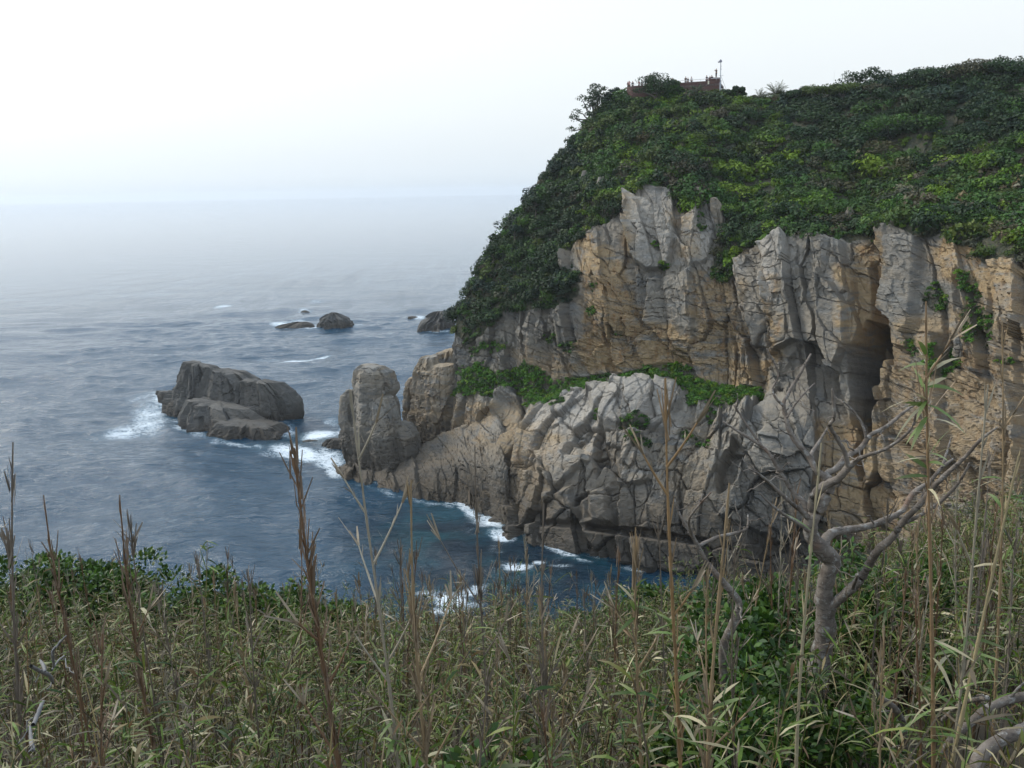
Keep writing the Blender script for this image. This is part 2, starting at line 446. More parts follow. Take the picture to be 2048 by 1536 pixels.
COLS = [c if c[-1][0] < 1650 else c[:-1] + ((c[-1][0], c[-1][1] + 11, c[-1][2]),) for c in COLS]
C = build_cols(COLS)
LEVW = [.25, 1.7, .35, .85, 1.1, 1.0, 1.1, .5, .25]
NU, NV = (500, 420) if QUICK else (1150, 860)
mcol = len(C)
# column density: dense where the wall fills the picture
den = np.array([.3, .5, .8] + [1.0] * 12 + [.9, .8, .6, .5, .35])[:mcol - 1]; cd = np.r_[0, np.cumsum(den)]; cd /= cd[-1]
wu = np.interp(np.linspace(0, 1, NU), cd, np.arange(mcol))
BASE = resample(C, NU, NV, wu)
N0 = normals(BASE)
if (N0[NU // 2, NV // 2] @ np.array([0, -1, 0])) < 0: N0 = -N0
N0 = unit(blur(N0, 12))
Uc = np.cumsum(np.r_[np.zeros((1, NV)), np.linalg.norm(np.diff(BASE, axis=0), axis=2)], axis=0); Uc = np.repeat(Uc[:, NV // 2][:, None], NV, 1)
Vc = BASE[..., 2] * .75 + .5 * np.cumsum(np.c_[np.zeros((NU, 1)), np.linalg.norm(np.diff(BASE, axis=1), axis=2)], axis=1)
PX, PY = proj(BASE.reshape(-1, 3)); PX = PX.reshape(NU, NV); PY = PY.reshape(NU, NV)
lev = np.linspace(0, 1, NV); LW = np.r_[0, np.cumsum(LEVW)] / sum(LEVW)
low = 1 - sstep(LW[2] - .05, LW[2] + .02, lev)[None, :] * np.ones((NU, 1))     # lower tier mask

def area(poly, fe=6, wob=10, seed=0):
    n = fbm(Uc * .25, Vc * .25, 300 + seed, 4) * wob
    return sstep(-fe, fe, poly_d(PX, PY, poly) + n)

VEG = [(880, 700), (905, 668), (935, 690), (965, 672), (1010, 628), (1075, 618), (1128, 622), (1160, 590), (1152, 548), (1128, 530),
       (1150, 475), (1205, 455), (1232, 425), (1252, 402), (1290, 376), (1338, 384), (1356, 400), (1360, 425), (1378, 430), (1392, 400), (1440, 408), (1450, 455), (1425, 500),
       (1416, 555), (1462, 562), (1484, 502), (1550, 488), (1600, 466), (1650, 477), (1700, 486), (1750, 466), (1830, 462), (1880, 458), (1905, 486),
       (1940, 492), (1965, 530), (2048, 522), (2900, 560), (3300, 0), (2000, -200), (1000, -200), (700, 500)]
LEDGE = [(903, 790), (925, 742), (960, 724), (1000, 748), (1050, 724), (1090, 750), (1112, 768), (1150, 756), (1230, 752), (1285, 745), (1330, 725), (1378, 735),
         (1400, 760), (1480, 775), (1535, 780), (1520, 802), (1470, 805), (1380, 802), (1360, 775), (1290, 767), (1200, 778), (1130, 797), (1075, 812), (1050, 802),
         (1030, 772), (965, 792)]
PATCH = [(1270, 855, 32, 13, 0), (1281, 888, 26, 13, 0), (1388, 872, 36, 14, -.4), (1950, 645, 42, 45, -.5), (1858, 590, 25, 30, 0), (1828, 695, 15, 22, 0),
         (1880, 725, 20, 34, 0), (1942, 580, 16, 45, .2), (1190, 622, 15, 8, 0), (1193, 575, 12, 12, 0), (1145, 692, 20, 12, -.4), (985, 690, 30, 14, 0), (1100, 675, 18, 12, 0),
         (1330, 535, 10, 7, 0), (1240, 665, 14, 6, 0), (2010, 722, 22, 8, 0), (945, 700, 16, 12, 0), (1372, 415, 18, 16, 0), (1420, 820, 12, 16, 0), (1195, 832, 12, 6, 0),
         (1318, 495, 8, 10, 0), (1405, 450, 9, 20, 0), (1120, 812, 20, 8, 0), (925, 740, 16, 10, 0)]
veg = area(VEG, 5, 14, 1)
led = area(LEDGE, 4, 8, 2)
pat = np.zeros_like(veg)
for (a, b, rx, ry, an) in PATCH:
    x, y = PX - a, PY - b; x, y = x * cos(an) - y * sin(an), x * sin(an) + y * cos(an)
    pat = np.maximum(pat, sstep(1.15, .75, np.hypot(x / rx, y / ry) + .28 * fbm(Uc * .5, Vc * .5, 77, 3)))
soft = np.clip(veg + led * .7, 0, 1)

tan = np.zeros_like(veg)
for q, s_ in (([(1150, 470), (1210, 470), (1260, 560), (1290, 640), (1390, 660), (1420, 740), (1330, 735), (1230, 745), (1150, 740), (1170, 640)], 1.0),
              ([(1395, 540), (1470, 560), (1490, 700), (1540, 720), (1530, 790), (1400, 760), (1390, 640)], .8),
              ([(1355, 430), (1385, 440), (1395, 520), (1370, 530)], .9), ([(1255, 400), (1275, 410), (1285, 520), (1250, 520)], .7),
              ([(1470, 520), (1490, 510), (1500, 700), (1475, 640)], .8), ([(1535, 490), (1560, 500), (1570, 660), (1560, 720), (1535, 640)], .9),
              ([(1690, 480), (1790, 465), (1800, 560), (1770, 700), (1740, 740), (1690, 620)], .9),
              ([(1760, 690), (1850, 620), (2048, 560), (2300, 600), (2300, 1100), (1780, 1100), (1740, 900)], .62),
              ([(1840, 470), (1960, 480), (2060, 540), (1990, 620), (1880, 560)], .95), ([(1640, 850), (1780, 830), (1790, 1100), (1640, 1100)], .9),
              ([(880, 800), (1010, 800), (1120, 860), (1100, 1050), (880, 1000)], .6), ([(1100, 860), (1420, 840), (1450, 1100), (1100, 1080)], .25), ([(1030, 700), (1160, 700), (1160, 770), (1060, 780)], .5)):
    tan = np.maximum(tan, s_ * area(q, 14, 26, 3))
pale = np.zeros_like(veg)
for q, s_ in (([(1180, 785), (1300, 760), (1365, 770), (1350, 860), (1200, 870), (1040, 870), (1080, 820)], .5), ([(1050, 880), (1300, 850), (1340, 1000), (1200, 1050), (1060, 960)], .3),
              ([(1465, 570), (1480, 500), (1492, 520), (1486, 640)], .8), ([(1542, 580), (1548, 492), (1560, 490), (1562, 600)], .85), ([(1255, 400), (1300, 375), (1400, 430), (1440, 420), (1440, 520), (1290, 540)], .4),  # narrow strips: light on left-facing edges painted into the rock colour
              ([(1545, 490), (1620, 470), (1600, 560), (1550, 560)], .45), ([(1560, 960), (1600, 900), (1640, 900), (1560, 1080), (1440, 1080)], .25)):
    pale = np.maximum(pale, s_ * area(q, 10, 18, 4))
lay = np.zeros_like(veg)
for q, s_ in (([(1160, 550), (1260, 560), (1300, 650), (1400, 690), (1400, 745), (1160, 745)], 1.0), ([(1390, 540), (1480, 560), (1550, 720), (1530, 780), (1400, 740)], .7),
              ([(1770, 700), (2300, 560), (2300, 1150), (1760, 1150)], .8), ([(1690, 480), (1780, 470), (1790, 560), (1690, 560)], .6), ([(900, 690), (1150, 640), (1160, 760), (900, 860)], .6),
              ([(1540, 600), (1565, 600), (1570, 760), (1540, 760)], 1.0)):
    lay = np.maximum(lay, s_ * area(q, 14, 14, 5))

CAVE = [(1729, 640), (1742, 640), (1752, 720), (1758, 800), (1740, 860), (1728, 920), (1722, 960), (1712, 920), (1714, 835), (1714, 760), (1720, 700)]
FEAT = [  # polygon, depth (m), feather px
 (CAVE, -8, 6),
 ([(1738, 520), (1757, 515), (1768, 600), (1768, 715), (1738, 700)], -3.2, 7),
 ([(1545, 492), (1600, 466), (1690, 490), (1704, 560), (1708, 700), (1692, 745), (1652, 728), (1640, 692), (1602, 682), (1552, 712)], 1.8, 3),
 ([(1258, 402), (1290, 376), (1340, 386), (1352, 440), (1345, 535), (1300, 545), (1258, 510)], 1.7, 3),
 ([(1362, 440), (1392, 430), (1430, 440), (1420, 520), (1385, 540), (1362, 500)], 1.0, 3),
 ([(1472, 520), (1545, 496), (1550, 600), (1540, 700), (1500, 690), (1472, 600)], 1.1, 3),
 ([(1300, 560), (1388, 545), (1396, 640), (1382, 725), (1340, 700), (1290, 640)], 1.3, 3),
 ([(1180, 790), (1290, 768), (1345, 762), (1362, 800), (1335, 860), (1200, 850)], 1.2, 6),
 ([(1436, 945), (1470, 880), (1497, 895), (1468, 965), (1440, 985)], -3.5, 6),
 ([(1478, 965), (1500, 835), (1560, 792), (1640, 860), (1625, 1000), (1570, 1090), (1440, 1030)], 2.0, 4),
 ([(1180, 1050), (1300, 1058), (1410, 1078), (1410, 1092), (1300, 1076), (1180, 1062)], -2.2, 4),
 ([(1185, 870), (1205, 850), (1215, 930), (1195, 960)], -2.6, 5), ([(1150, 1000), (1180, 985), (1190, 1040), (1160, 1045)], -1.6, 5),
 ([(1222, 870), (1290, 872), (1305, 960), (1240, 975)], 1.8, 5), ([(1060, 900), (1140, 880), (1180, 930), (1110, 975)], 1.4, 5),
 ([(1095, 990), (1145, 975), (1150, 1040), (1090, 1045)], 1.4, 6), ([(1165, 985), (1215, 975), (1225, 1045), (1165, 1045)], 1.4, 6),
 ([(1020, 1060), (1060, 1048), (1240, 1070), (1400, 1090), (1420, 1150), (1200, 1120), (1030, 1080)], 1.5, 5),
 ([(1000, 800), (1060, 800), (1040, 860), (960, 880)], -2.0, 10),
 ([(1610, 690), (1640, 695), (1655, 735), (1690, 750), (1690, 800), (1600, 790), (1560, 760)], -.6, 3),
 ([(1786, 480), (1830, 470), (1835, 640), (1815, 700), (1786, 690)], 1.4, 4),
 ([(2005, 860), (2020, 860), (2020, 1050), (2000, 1050)], -4, 8), ([(1900, 560), (1915, 540), (1925, 640), (1905, 660)], -1.2, 5),
]
d, jt = rock_relief(Uc, Vc, low * .85, lay, 3)
feat = np.zeros_like(veg)
for q, a, fe in FEAT:
    wob = fbm(Uc * .4, Vc * .4, 99, 3) * 5
    feat += a * sstep(-fe, fe, poly_d(PX, PY, q) + wob)
rockamt = 1 - .8 * soft
jt = np.maximum(jt, .75 * sstep(-4, 10, poly_d(PX, PY, [(1706, 690), (1742, 660), (1756, 740), (1756, 800), (1738, 850), (1708, 800)]) + 7 * fbm(Uc * .5, Vc * .5, 98, 3)))  # dark of the deep cleft, shade and staining, painted through the joint mask
d = d * rockamt + feat + soft * (.7 * fbm(Uc * .15, Vc * .15, 55, 4))
fade = sstep(0, .03, lev)[None, :] * (1 - .9 * sstep(LW[7], LW[8], lev))[None, :]
CLIFF = BASE + N0 * (d * fade)[..., None]
CLIFF[..., 2] = np.where(BASE[..., 2] < -1, BASE[..., 2], CLIFF[..., 2])
soil = np.clip(np.maximum(sstep(.35, .8, veg), np.maximum(led * .8, pat * .7)), 0, 1)
soil[:, :] = np.where((lev > LW[6])[None, :], 1.0, soil)
me = mesh_np('cliff', CLIFF, grid_quads(NU, NV), M_ROCK, False, {'tan': tan, 'pale': pale, 'crack_shade': jt * rockamt, 'soil': soil})
tag(link('cliff', me), 'tall weathered grey and tan headland cliff above the bay', None, None, 'structure')

# ---- rocks lofted from rings: (left px, right px, py, Y)
def loft_geo(secs, depth, seed, amp, nr, nz, topcap, tilt=0.0, dy=0.0):
    R = []
    for (l, r, py, Y) in secs:
        a, b = at(l, py, Y), at(r, py, Y); c = (a + b) / 2
        R.append([c[0], c[1] + dy, c[2], np.linalg.norm(b - a) / 2])
    R = np.array(R); R = R[np.argsort(R[:, 2])]
    z = np.linspace(R[0, 2], R[-1, 2], nz); ci = [np.interp(z, R[:, 2], R[:, k]) for k in (0, 1, 3)]
    th = np.linspace(0, 2 * pi, nr, endpoint=False); cx_, sy_ = np.cos(th), np.sin(th)
    rg = np.random.default_rng(seed); nf = 7
    tk = np.linspace(0, 2 * pi, nf, endpoint=False) + rg.uniform(-.28, .28, nf); dk = rg.uniform(.8, 1.12, nf)
    rad = np.min(dk[None] / np.maximum(np.cos(th[:, None] - tk[None]), .05), axis=1); rad = rad / max(np.max(rad * np.abs(cx_)), 1e-3)
    P = np.zeros((nr, nz, 3))
    P[..., 0] = ci[0] + rad[:, None] * cx_[:, None] * ci[2]; P[..., 1] = ci[1] + rad[:, None] * sy_[:, None] * ci[2] * depth; P[..., 2] = z
    u = th[:, None] * np.mean(R[:, 3]) * 1.1 + 0 * z; v = z + 0 * u
    d_, j_ = rock_relief(u, v, 0.2, .2, seed, amp)
    seam = np.minimum(1, np.minimum(th, 2 * pi - th) / .25)[:, None]
    P = P + np.stack([cx_, sy_, 0 * cx_], -1)[:, None] * (d_ * seam)[..., None]
    P[..., 2] += tilt * (P[..., 0] - ci[0]) * (np.linspace(0, 1, nz) ** 3)[None]
    top = P[:, -1].copy(); cen = top.mean(0); caps = []
    for k, f in enumerate((.85, .6, .3, .02)):
        q = cen + (top - cen) * f; q[:, 2] += topcap * (1 - f * f) + .3 * amp * fbm(q[:, 0] * .6, q[:, 1] * .6, seed + 5); caps.append(q[:, None])
    P = np.concatenate([P] + caps, 1)
    return P.reshape(-1, 3), grid_quads(nr, nz + 4, True), np.concatenate([j_, np.zeros((nr, 4))], 1).ravel()
def loft_rock(name, secs, depth, mat, seed, amp=.55, label=None, cat='rock', group=None, kind=None, nr=150, nz=110, tanv=.15, palev=.1, sq=3.2, dy=0.0, topcap=.75, tilt=0.0):
    if name == 'sea_rock' and not isinstance(secs[0], list):
        l, r, py, _ = secs[-2]; Yw = at_z((l + r) / 2, py)[1] + 1.5; secs = [(a, b, c, Yw) for a, b, c, _ in secs[:-1]] + [(l, r, py + 14, Yw)]
    blocks = secs if isinstance(secs[0], list) else [secs]
    Vs, Qs, Js, n = [], [], [], 0
    for k, sc in enumerate(blocks):
        V, Q, J = loft_geo(sc, depth, seed + 13 * k, amp, nr, nz, topcap, tilt if k == 0 else tilt * .5, dy); Vs.append(V); Qs.append(Q + n); Js.append(J); n += len(V)
    V = np.concatenate(Vs); cc = V.mean(0); cc[2] = max(V[:, 2].min(), 0); one = np.ones(len(V))
    tn = np.clip(tanv + .4 * fbm(V[:, 0] * .2 + V[:, 1] * .15, V[:, 2] * .3, seed), 0, 1)
    me = mesh_np(name, V - cc, np.concatenate(Qs), mat, False, {'tan': tn, 'pale': one * palev, 'crack_shade': np.concatenate(Js), 'soil': one * 0})
    return tag(link(name, me, None, cc), label, cat, group, kind)

loft_rock('sea_stack', [
   [(712, 782, 738, 175), (706, 786, 752, 175), (704, 788, 775, 175), (704, 786, 786, 175), (709, 786, 792, 175), (706, 803, 800, 175), (700, 812, 850, 175), (700, 822, 900, 175), (700, 818, 960, 175)],
   [(716, 764, 732, 173.5), (704, 782, 743, 173.5), (702, 790, 764, 173.5), (705, 792, 782, 173.5), (706, 780, 800, 173.5)],
   [(694, 716, 781, 176), (688, 724, 796, 176), (684, 735, 830, 176), (683, 742, 880, 176), (692, 748, 930, 176), (694, 750, 955, 176)],
   [(728, 786, 792, 172), (722, 796, 812, 171.5), (716, 806, 860, 170.5), (722, 812, 905, 170), (728, 816, 945, 170)],
   [(784, 812, 846, 172), (772, 832, 868, 171.5), (770, 840, 900, 171), (772, 842, 940, 171)]],
   .8, M_ROCK, 21, .42, 'tall squared grey rock stack standing off the tip of the headland', 'rock stack', tanv=.08, topcap=.25, nr=110, nz=80, tilt=-.12)
loft_rock('rock_buttress', [
   [(878, 930, 699, 186), (868, 940, 712, 186), (850, 945, 738, 186), (838, 950, 780, 186), (830, 950, 850, 186), (836, 950, 915, 186)],
   [(846, 880, 712, 184), (833, 888, 730, 184), (826, 892, 770, 184), (822, 895, 840, 184), (834, 900, 910, 184)],
   [(818, 838, 756, 186), (806, 848, 778, 186), (803, 850, 815, 186), (812, 858, 860, 186), (830, 870, 905, 186)],
   [(866, 908, 730, 181.5), (858, 915, 760, 181), (856, 920, 830, 180.5), (860, 925, 900, 180)]],
   .7, M_ROCK, 25, .75, 'brown jointed rock buttress between the sea stack and the headland', 'rock', tanv=.42, topcap=.3, nr=100, nz=80, tilt=.25)

# the long sloping spit that runs out in front of the stack
def patch_rock(name, cols, mat, seed, nu, nv, back, label=None, cat='rock', kind=None, amp=.6, roundv=.35, tanv=.1, palev=.0, wrap=(0, 0), layv=.2):
    out = []
    for c in cols:
        p0 = at_z(*c[0]); L = [p0 + np.array([0, -1.0, -3.0]), p0] + [at(*q) for q in c[1:]]
        t = L[-1]; L += [t + np.array([back[0] * .5, back[1] * .5, -t[2] * .15]), np.array([t[0] + back[0], t[1] + back[1], -3.0])]
        out.append(L)
    k = len(out[0])
    def shut(L, dx):
        m = np.mean(L, 0); return [np.array([m[0] + dx + (p[0] - m[0]) * .3, m[1] + (p[1] - m[1]) * .4, min(p[2], 0) - 2.0 if i not in (0, k - 1) else -3.0]) for i, p in enumerate(L)]
    out = [shut(out[0], -wrap[0])] + out + [shut(out[-1], wrap[1])]
    global LEVW
    LEVW = None
    B = resample(out, nu, nv); n = normals(B)
    if n[nu // 2, nv // 3] @ np.array([0, -1, .5]) < 0: n = -n
    n = unit(blur(n, 8))
    u = np.cumsum(np.r_[np.zeros((1, nv)), np.linalg.norm(np.diff(B, axis=0), axis=2)], axis=0); u = np.repeat(u[:, nv // 3][:, None], nv, 1)
    v = np.cumsum(np.c_[np.zeros((nu, 1)), np.linalg.norm(np.diff(B, axis=1), axis=2)], axis=1)
    d_, j_ = rock_relief(u, v, roundv, layv, seed, amp)
    P = B + n * (d_ * sstep(-3, 0, B[..., 2]))[..., None]
    V = P.reshape(-1, 3); cc = V.mean(0); cc[2] = 0; one = np.ones(len(V))
    tn = np.clip(tanv + .5 * fbm(u * .15, v * .2, seed), 0, 1)
    me = mesh_np(name, V - cc, grid_quads(nu, nv), mat, False, {'tan': tn, 'pale': one * palev, 'crack_shade': j_.ravel(), 'soil': one * 0})
    return tag(link(name, me, None, cc), label, cat, None, kind)

patch_rock('rock_spit', [((682, 940), (684, 934, 178), (694, 926, 181)), ((720, 962), (722, 940, 172), (735, 922, 177)), ((780, 982), (780, 945, 166), (795, 915, 174)),
                         ((850, 995), (850, 935, 160), (850, 893, 172)), ((900, 1003), (900, 930, 157), (893, 868, 171)), ((960, 1020), (950, 930, 152), (940, 850, 168)),
                         ((1010, 1045), (1010, 940, 147), (1000, 840, 164))],
           M_ROCK, 31, 420, 170, (3, 9), 'low sloping rock spit running out to sea below the cliff', 'rock', 'structure', .45, .12, .3, .0, (3, 2), .25)
loft_rock('sea_rock', [
   [(368, 428, 729, 226), (360, 446, 742, 226), (350, 466, 768, 226), (336, 480, 796, 226), (330, 490, 820, 226), (332, 492, 846, 226)],
   [(418, 492, 741, 219), (412, 520, 756, 219), (402, 545, 785, 219), (392, 556, 820, 219), (390, 560, 866, 219)],
   [(486, 552, 763, 214), (476, 580, 784, 214), (470, 594, 806, 214), (468, 597, 835, 214), (474, 588, 880, 214)],
   [(372, 500, 806, 212), (356, 530, 826, 212), (350, 548, 846, 211), (356, 556, 880, 211)],
   [(440, 556, 846, 204), (420, 574, 862, 204), (416, 584, 880, 204), (424, 590, 900, 204)],
   [(324, 350, 783, 238), (319, 362, 792, 238), (320, 366, 812, 238)]],
   .75, M_SEAROCK, 141, .9, 'large dark wedge-shaped islet rock in the sea left of the stack', 'sea rock', tanv=.0, palev=.12, topcap=.35, nr=130, nz=70, tilt=-.22)
loft_rock('sea_rock', [(655, 678, 629, 345), (640, 700, 637, 345), (633, 708, 646, 345), (630, 712, 656, 345), (632, 708, 662, 345)], .8, M_SEAROCK, 51, 1.5, 'dark far-off reef rock with a jagged top and surf on one side', 'sea rock', nr=90, nz=40, tanv=0, palev=0, sq=2.2)
loft_rock('sea_rock', [(862, 896, 626, 340), (850, 902, 634, 340), (830, 906, 645, 340), (822, 908, 657, 340), (822, 908, 664, 340)], .8, M_SEAROCK, 53, 1.5, 'dark rounded sea rock beyond the foot of the headland', 'sea rock', nr=90, nz=40, tanv=.1, palev=.05, sq=2.4)
loft_rock('sea_rock', [(590, 612, 644, 350), (566, 624, 648, 350), (546, 630, 654, 350), (545, 632, 660, 350)], .5, M_SEAROCK, 55, .4, 'low flat wave-washed rock beside the jagged far reef', 'sea rock', nr=90, nz=24, tanv=.1, palev=0, sq=2.0, topcap=.2)
loft_rock('sea_rock', [(818, 832, 633, 355), (816, 842, 638, 355), (816, 845, 646, 355)], .6, M_SEAROCK, 57, .3, 'tiny dark rock next to the rounded rock beyond the headland', 'sea rock', nr=50, nz=16, tanv=0, palev=0, sq=2.0, topcap=.2)
loft_rock('sea_rock', [(605, 615, 621, 400), (600, 622, 624, 400), (600, 622, 629, 400)], .6, M_SEAROCK, 58, .2, 'smallest far black rock awash on open water', 'sea rock', nr=40, nz=12, tanv=0, palev=0, sq=2.0, topcap=.1)
loft_rock('sea_rock', [(606, 640, 881, 196), (600, 648, 886, 196), (600, 650, 896, 196)], .5, M_SEAROCK, 59, .3, 'flat black rock in the surf between the islet and the stack', 'sea rock', nr=70, nz=16, tanv=0, palev=0, sq=2.0, topcap=.2)
loft_rock('sea_rock', [(655, 700, 878, 188), (645, 700, 886, 188), (640, 705, 897, 188), (640, 705, 908, 188)], .5, M_SEAROCK, 61, .4, 'low dark rock at the seaward foot of the tall stack', 'sea rock', nr=70, nz=20, tanv=0, palev=0, sq=2.2, topcap=.2)
loft_rock('sea_rock', [(980, 1012, 1038, 144), (975, 1030, 1046, 144), (975, 1032, 1060, 144)], .6, M_ROCK, 63, .3, 'small wet rock in the foam of the cove mouth', 'sea rock', nr=60, nz=16, tanv=0, palev=0, sq=2.2, topcap=.2)

def cliff_hit(px, py):
    """The cliff point nearest to a picture position (front side), for planting things on the headland."""
    i = np.argmin((PX - px) ** 2 + (PY - py) ** 2 + 1e6 * (wu[:, None] < 2.6))
    return CLIFF.reshape(-1, 3)[i], N0.reshape(-1, 3)[i]

for (secs, lab, sd) in (
        ([(1692, 1704, 415), (1688, 1710, 425), (1684, 1711, 440), (1688, 1708, 452)], 'pale cracked boulder standing among bushes above the big grey slab', 71),
        ([(1864, 1882, 416), (1860, 1881, 430), (1861, 1878, 445), (1862, 1876, 462)], 'leaning pale block at the top edge of the brown gully', 72),
        ([(1909, 1915, 667), (1905, 1921, 680), (1903, 1924, 697), (1904, 1924, 712)], 'small pointed pale rock beside ferns on the right wall', 73),
        ([(1164, 1172, 342), (1161, 1173, 350), (1159, 1172, 375), (1157, 1169, 398)], 'tall thin pale pinnacle standing out of dark scrub near the seaward brow', 74),
        ([(1200, 1210, 354), (1198, 1213, 360), (1197, 1213, 378), (1199, 1211, 392)], 'short stubby pale pinnacle next to the tall thin one', 75),
        ([(1388, 1400, 374), (1385, 1403, 380), (1387, 1402, 400), (1390, 1400, 428)], 'knobbly pale rock finger above the bush on the pale slab', 76),
        ([(1422, 1436, 396), (1420, 1446, 408), (1424, 1450, 440), (1428, 1450, 470)], 'blocky pale rock pillar beside the knobbly finger', 77)):
    Y = cliff_hit((secs[1][0] + secs[1][1]) / 2, secs[2][2])[0][1] - .3
    loft_rock('boulder' if sd < 74 else 'rock_pinnacle', [(a, b, c, Y) for a, b, c in secs], .8, M_ROCK, sd, .12, lab, 'boulder' if sd < 74 else 'rock pinnacle', nr=60, nz=40, tanv=.15, palev=.25, sq=4, topcap=.1)

# ------------------------------------------------------------------ sea
def axis(lo, hi, st, far_lo, far_hi, g=1.22):
    a = list(np.arange(lo, hi, st)); s_ = st; x = a[-1]
    while x < far_hi: s_ = min(s_ * g, 900); x += s_; a.append(min(x, far_hi))
    s_ = st; x = lo; b = []
    while x > far_lo: s_ = min(s_ * g, 900); x -= s_; b.append(max(x, far_lo))
    return np.array(b[::-1] + a)
XS, YS = axis(-150, 100, .75, -9000, 9000), axis(95, 400, .75, -120, 13500)
SX, SY = np.meshgrid(XS, YS, indexing='ij'); SZ = np.zeros_like(SX)
nearw = sstep(700, 380, np.hypot(SX, SY - 200))
for k in range(26):
    lam = 3.2 * (1.12 ** k); a = radians(-100 + 36 * RNG.normal()); A = .0105 * lam ** .9 * 1.7
    ph = RNG.random() * 6.28 + 1.2 * fbm(SX / lam / 4, SY / lam / 4, 500 + k, 2)
    arg = 2 * pi / lam * (cos(a) * SX + sin(a) * SY) + ph
    SZ += A * (1 - np.abs(np.sin(arg / 2)) * 2 + .25) * nearw * .5
QX, QY = proj(np.stack([SX, SY, 0 * SX], -1).reshape(-1, 3)); QX = QX.reshape(SX.shape); QY = QY.reshape(SX.shape)
front = SY > 60
def blob(px, py, rx, ry, an=0.0):
    x, y = QX - px, QY - py; x, y = x * cos(an) + y * sin(an), -x * sin(an) + y * cos(an)
    return np.where(front, sstep(1.25, .25, np.hypot(x / rx, y / ry)), 0)
FO = np.zeros_like(SX)
for (a, b, rx, ry, an, s_) in ((300, 835, 52, 46, -.5, .62), (245, 862, 60, 18, -.1, .6), (330, 800, 30, 22, 0, .8), (380, 862, 60, 12, .3, .55), (330, 790, 22, 12, 0, .8), (475, 890, 80, 7, .25, .5), (200, 870, 40, 14, 0, .3), (290, 795, 60, 18, -.3, .35),
        (640, 868, 50, 16, -.1, .95), (600, 905, 80, 15, .12, 1.0), (655, 915, 45, 22, .2, .85), (575, 858, 26, 14, 0, .6), (668, 938, 24, 16, .5, .7), (665, 840, 26, 10, 0, .4), (690, 860, 18, 18, 0, .8), (560, 905, 60, 12, 0, .5),
        (575, 650, 40, 6, 0, .95), (620, 654, 26, 6, 0, .9), (700, 652, 36, 5, 0, .5), (600, 642, 30, 5, 0, .6), (838, 636, 20, 6, 0, .8), (880, 661, 36, 4, 0, .5),
        (590, 720, 45, 3.4, -.05, .8), (640, 713, 28, 3.4, -.12, .9), (446, 613, 22, 3, 0, .75), (610, 622, 16, 4, 0, .8), (635, 604, 24, 3, 0, .4), (540, 715, 40, 4, 0, .3),
        (935, 1015, 34, 13, .5, .9), (985, 1045, 40, 14, .6, .95), (1000, 1075, 34, 13, .2, 1.0), (965, 1040, 40, 20, .6, .5), (1035, 1138, 38, 11, 0, .95), (1078, 1128, 16, 8, 0, .8), (1110, 1098, 34, 9, .3, .85), (1140, 1110, 24, 8, .2, .8), (1165, 1122, 30, 6, .2, .6),
        (900, 1192, 46, 15, .1, .95), (945, 1178, 36, 9, -.2, .75), (885, 1212, 40, 13, 0, .8), (860, 1180, 40, 14, 0, .5), (930, 1205, 50, 10, 0, .6), (1120, 1135, 40, 5, 0, .4), (1270, 1130, 40, 6, .1, .6), (865, 893, 18, 10, .4, .9), (845, 893, 14, 8, .4, .7), (800, 775, 14, 5, 0, .7),
        (850, 1000, 90, 5, .16, .45), (760, 985, 60, 5, .3, .3), (905, 1004, 20, 6, .3, .5)):
    FO = np.maximum(FO, s_ * blob(a, b, rx, ry, an))
for (pts, s_) in ([[c[0] for c in COLS[:11]], .5], [[(322, 798), (350, 838), (385, 862), (430, 882), (490, 890), (545, 894), (566, 888)], .55], [[(682, 942), (720, 966), (780, 986), (850, 999), (900, 1006), (960, 1023)], .5]):
    for (x0_, y0_), (x1_, y1_) in zip(pts[:-1], pts[1:]):
        for f in np.linspace(0, 1, max(2, int(abs(x1_ - x0_) / 14))):
            FO = np.maximum(FO, s_ * RNG.uniform(.3, 1.15) * blob(x0_ + (x1_ - x0_) * f, y0_ + (y1_ - y0_) * f + 3, 16, RNG.uniform(3, 8), .25))
SHAL = np.maximum.reduce([blob(1000, 1150, 330, 130), blob(860, 1080, 200, 100), .6 * blob(640, 890, 140, 60)])
SZ += FO * .25 * fbm(SX * .5, SY * .5, 91, 3)
m, nt, b = newmat('sea_water'); T = NT(nt)
p = T.pos(); fo = T.attr('foam'); sh = T.attr('shallow')
wb = T.noise(p, .35, 4, .6)
vv = T.n('ShaderNodeVectorMath', operation='ADD'); sc_ = T.n('ShaderNodeCombineXYZ'); T.l(T.math('MULTIPLY', wb, 1.6), sc_.inputs[0]); T.l(T.math('MULTIPLY', wb, -1.2), sc_.inputs[1]); T.l(T.pos((.7, 1, 1)), vv.inputs[0]); T.l(sc_.outputs[0], vv.inputs[1])
lace = T.noise(vv.outputs[0], .7, 3, .6, .6); lace2 = T.noise(vv.outputs[0], 1.7, 3, .6, .4); big_ = T.noise(p, .13, 5, .62, .5)
rdg = T.math('MINIMUM', T.math('MULTIPLY', T.math('ABSOLUTE', T.math('SUBTRACT', lace, .5)), 5.0), T.math('MULTIPLY', T.math('ABSOLUTE', T.math('SUBTRACT', lace2, .5)), 6.5))
fe = T.math('ADD', fo, T.math('MULTIPLY', T.math('SUBTRACT', big_, .5), 1.1))
fm = T.math('SUBTRACT', T.math('MULTIPLY', fe, 1.08), rdg)
fmask = T.math('MULTIPLY', T.ramp(fm, .05, .9), T.ramp(fo, .02, .25))
thin = T.math('MULTIPLY', T.ramp(fo, .05, .9), .3)
c = T.mix(sh, (.006, .037, .068), T.mix(T.ramp(T.noise(p, .09, 5, .6), .42, .68), (.002, .012, .022), (.004, .042, .055)))
c = T.mix(thin, c, (.12, .25, .32)); c = T.mix(fmask, c, (.60, .66, .70)); T.l(c, b.inputs['Base Color'])
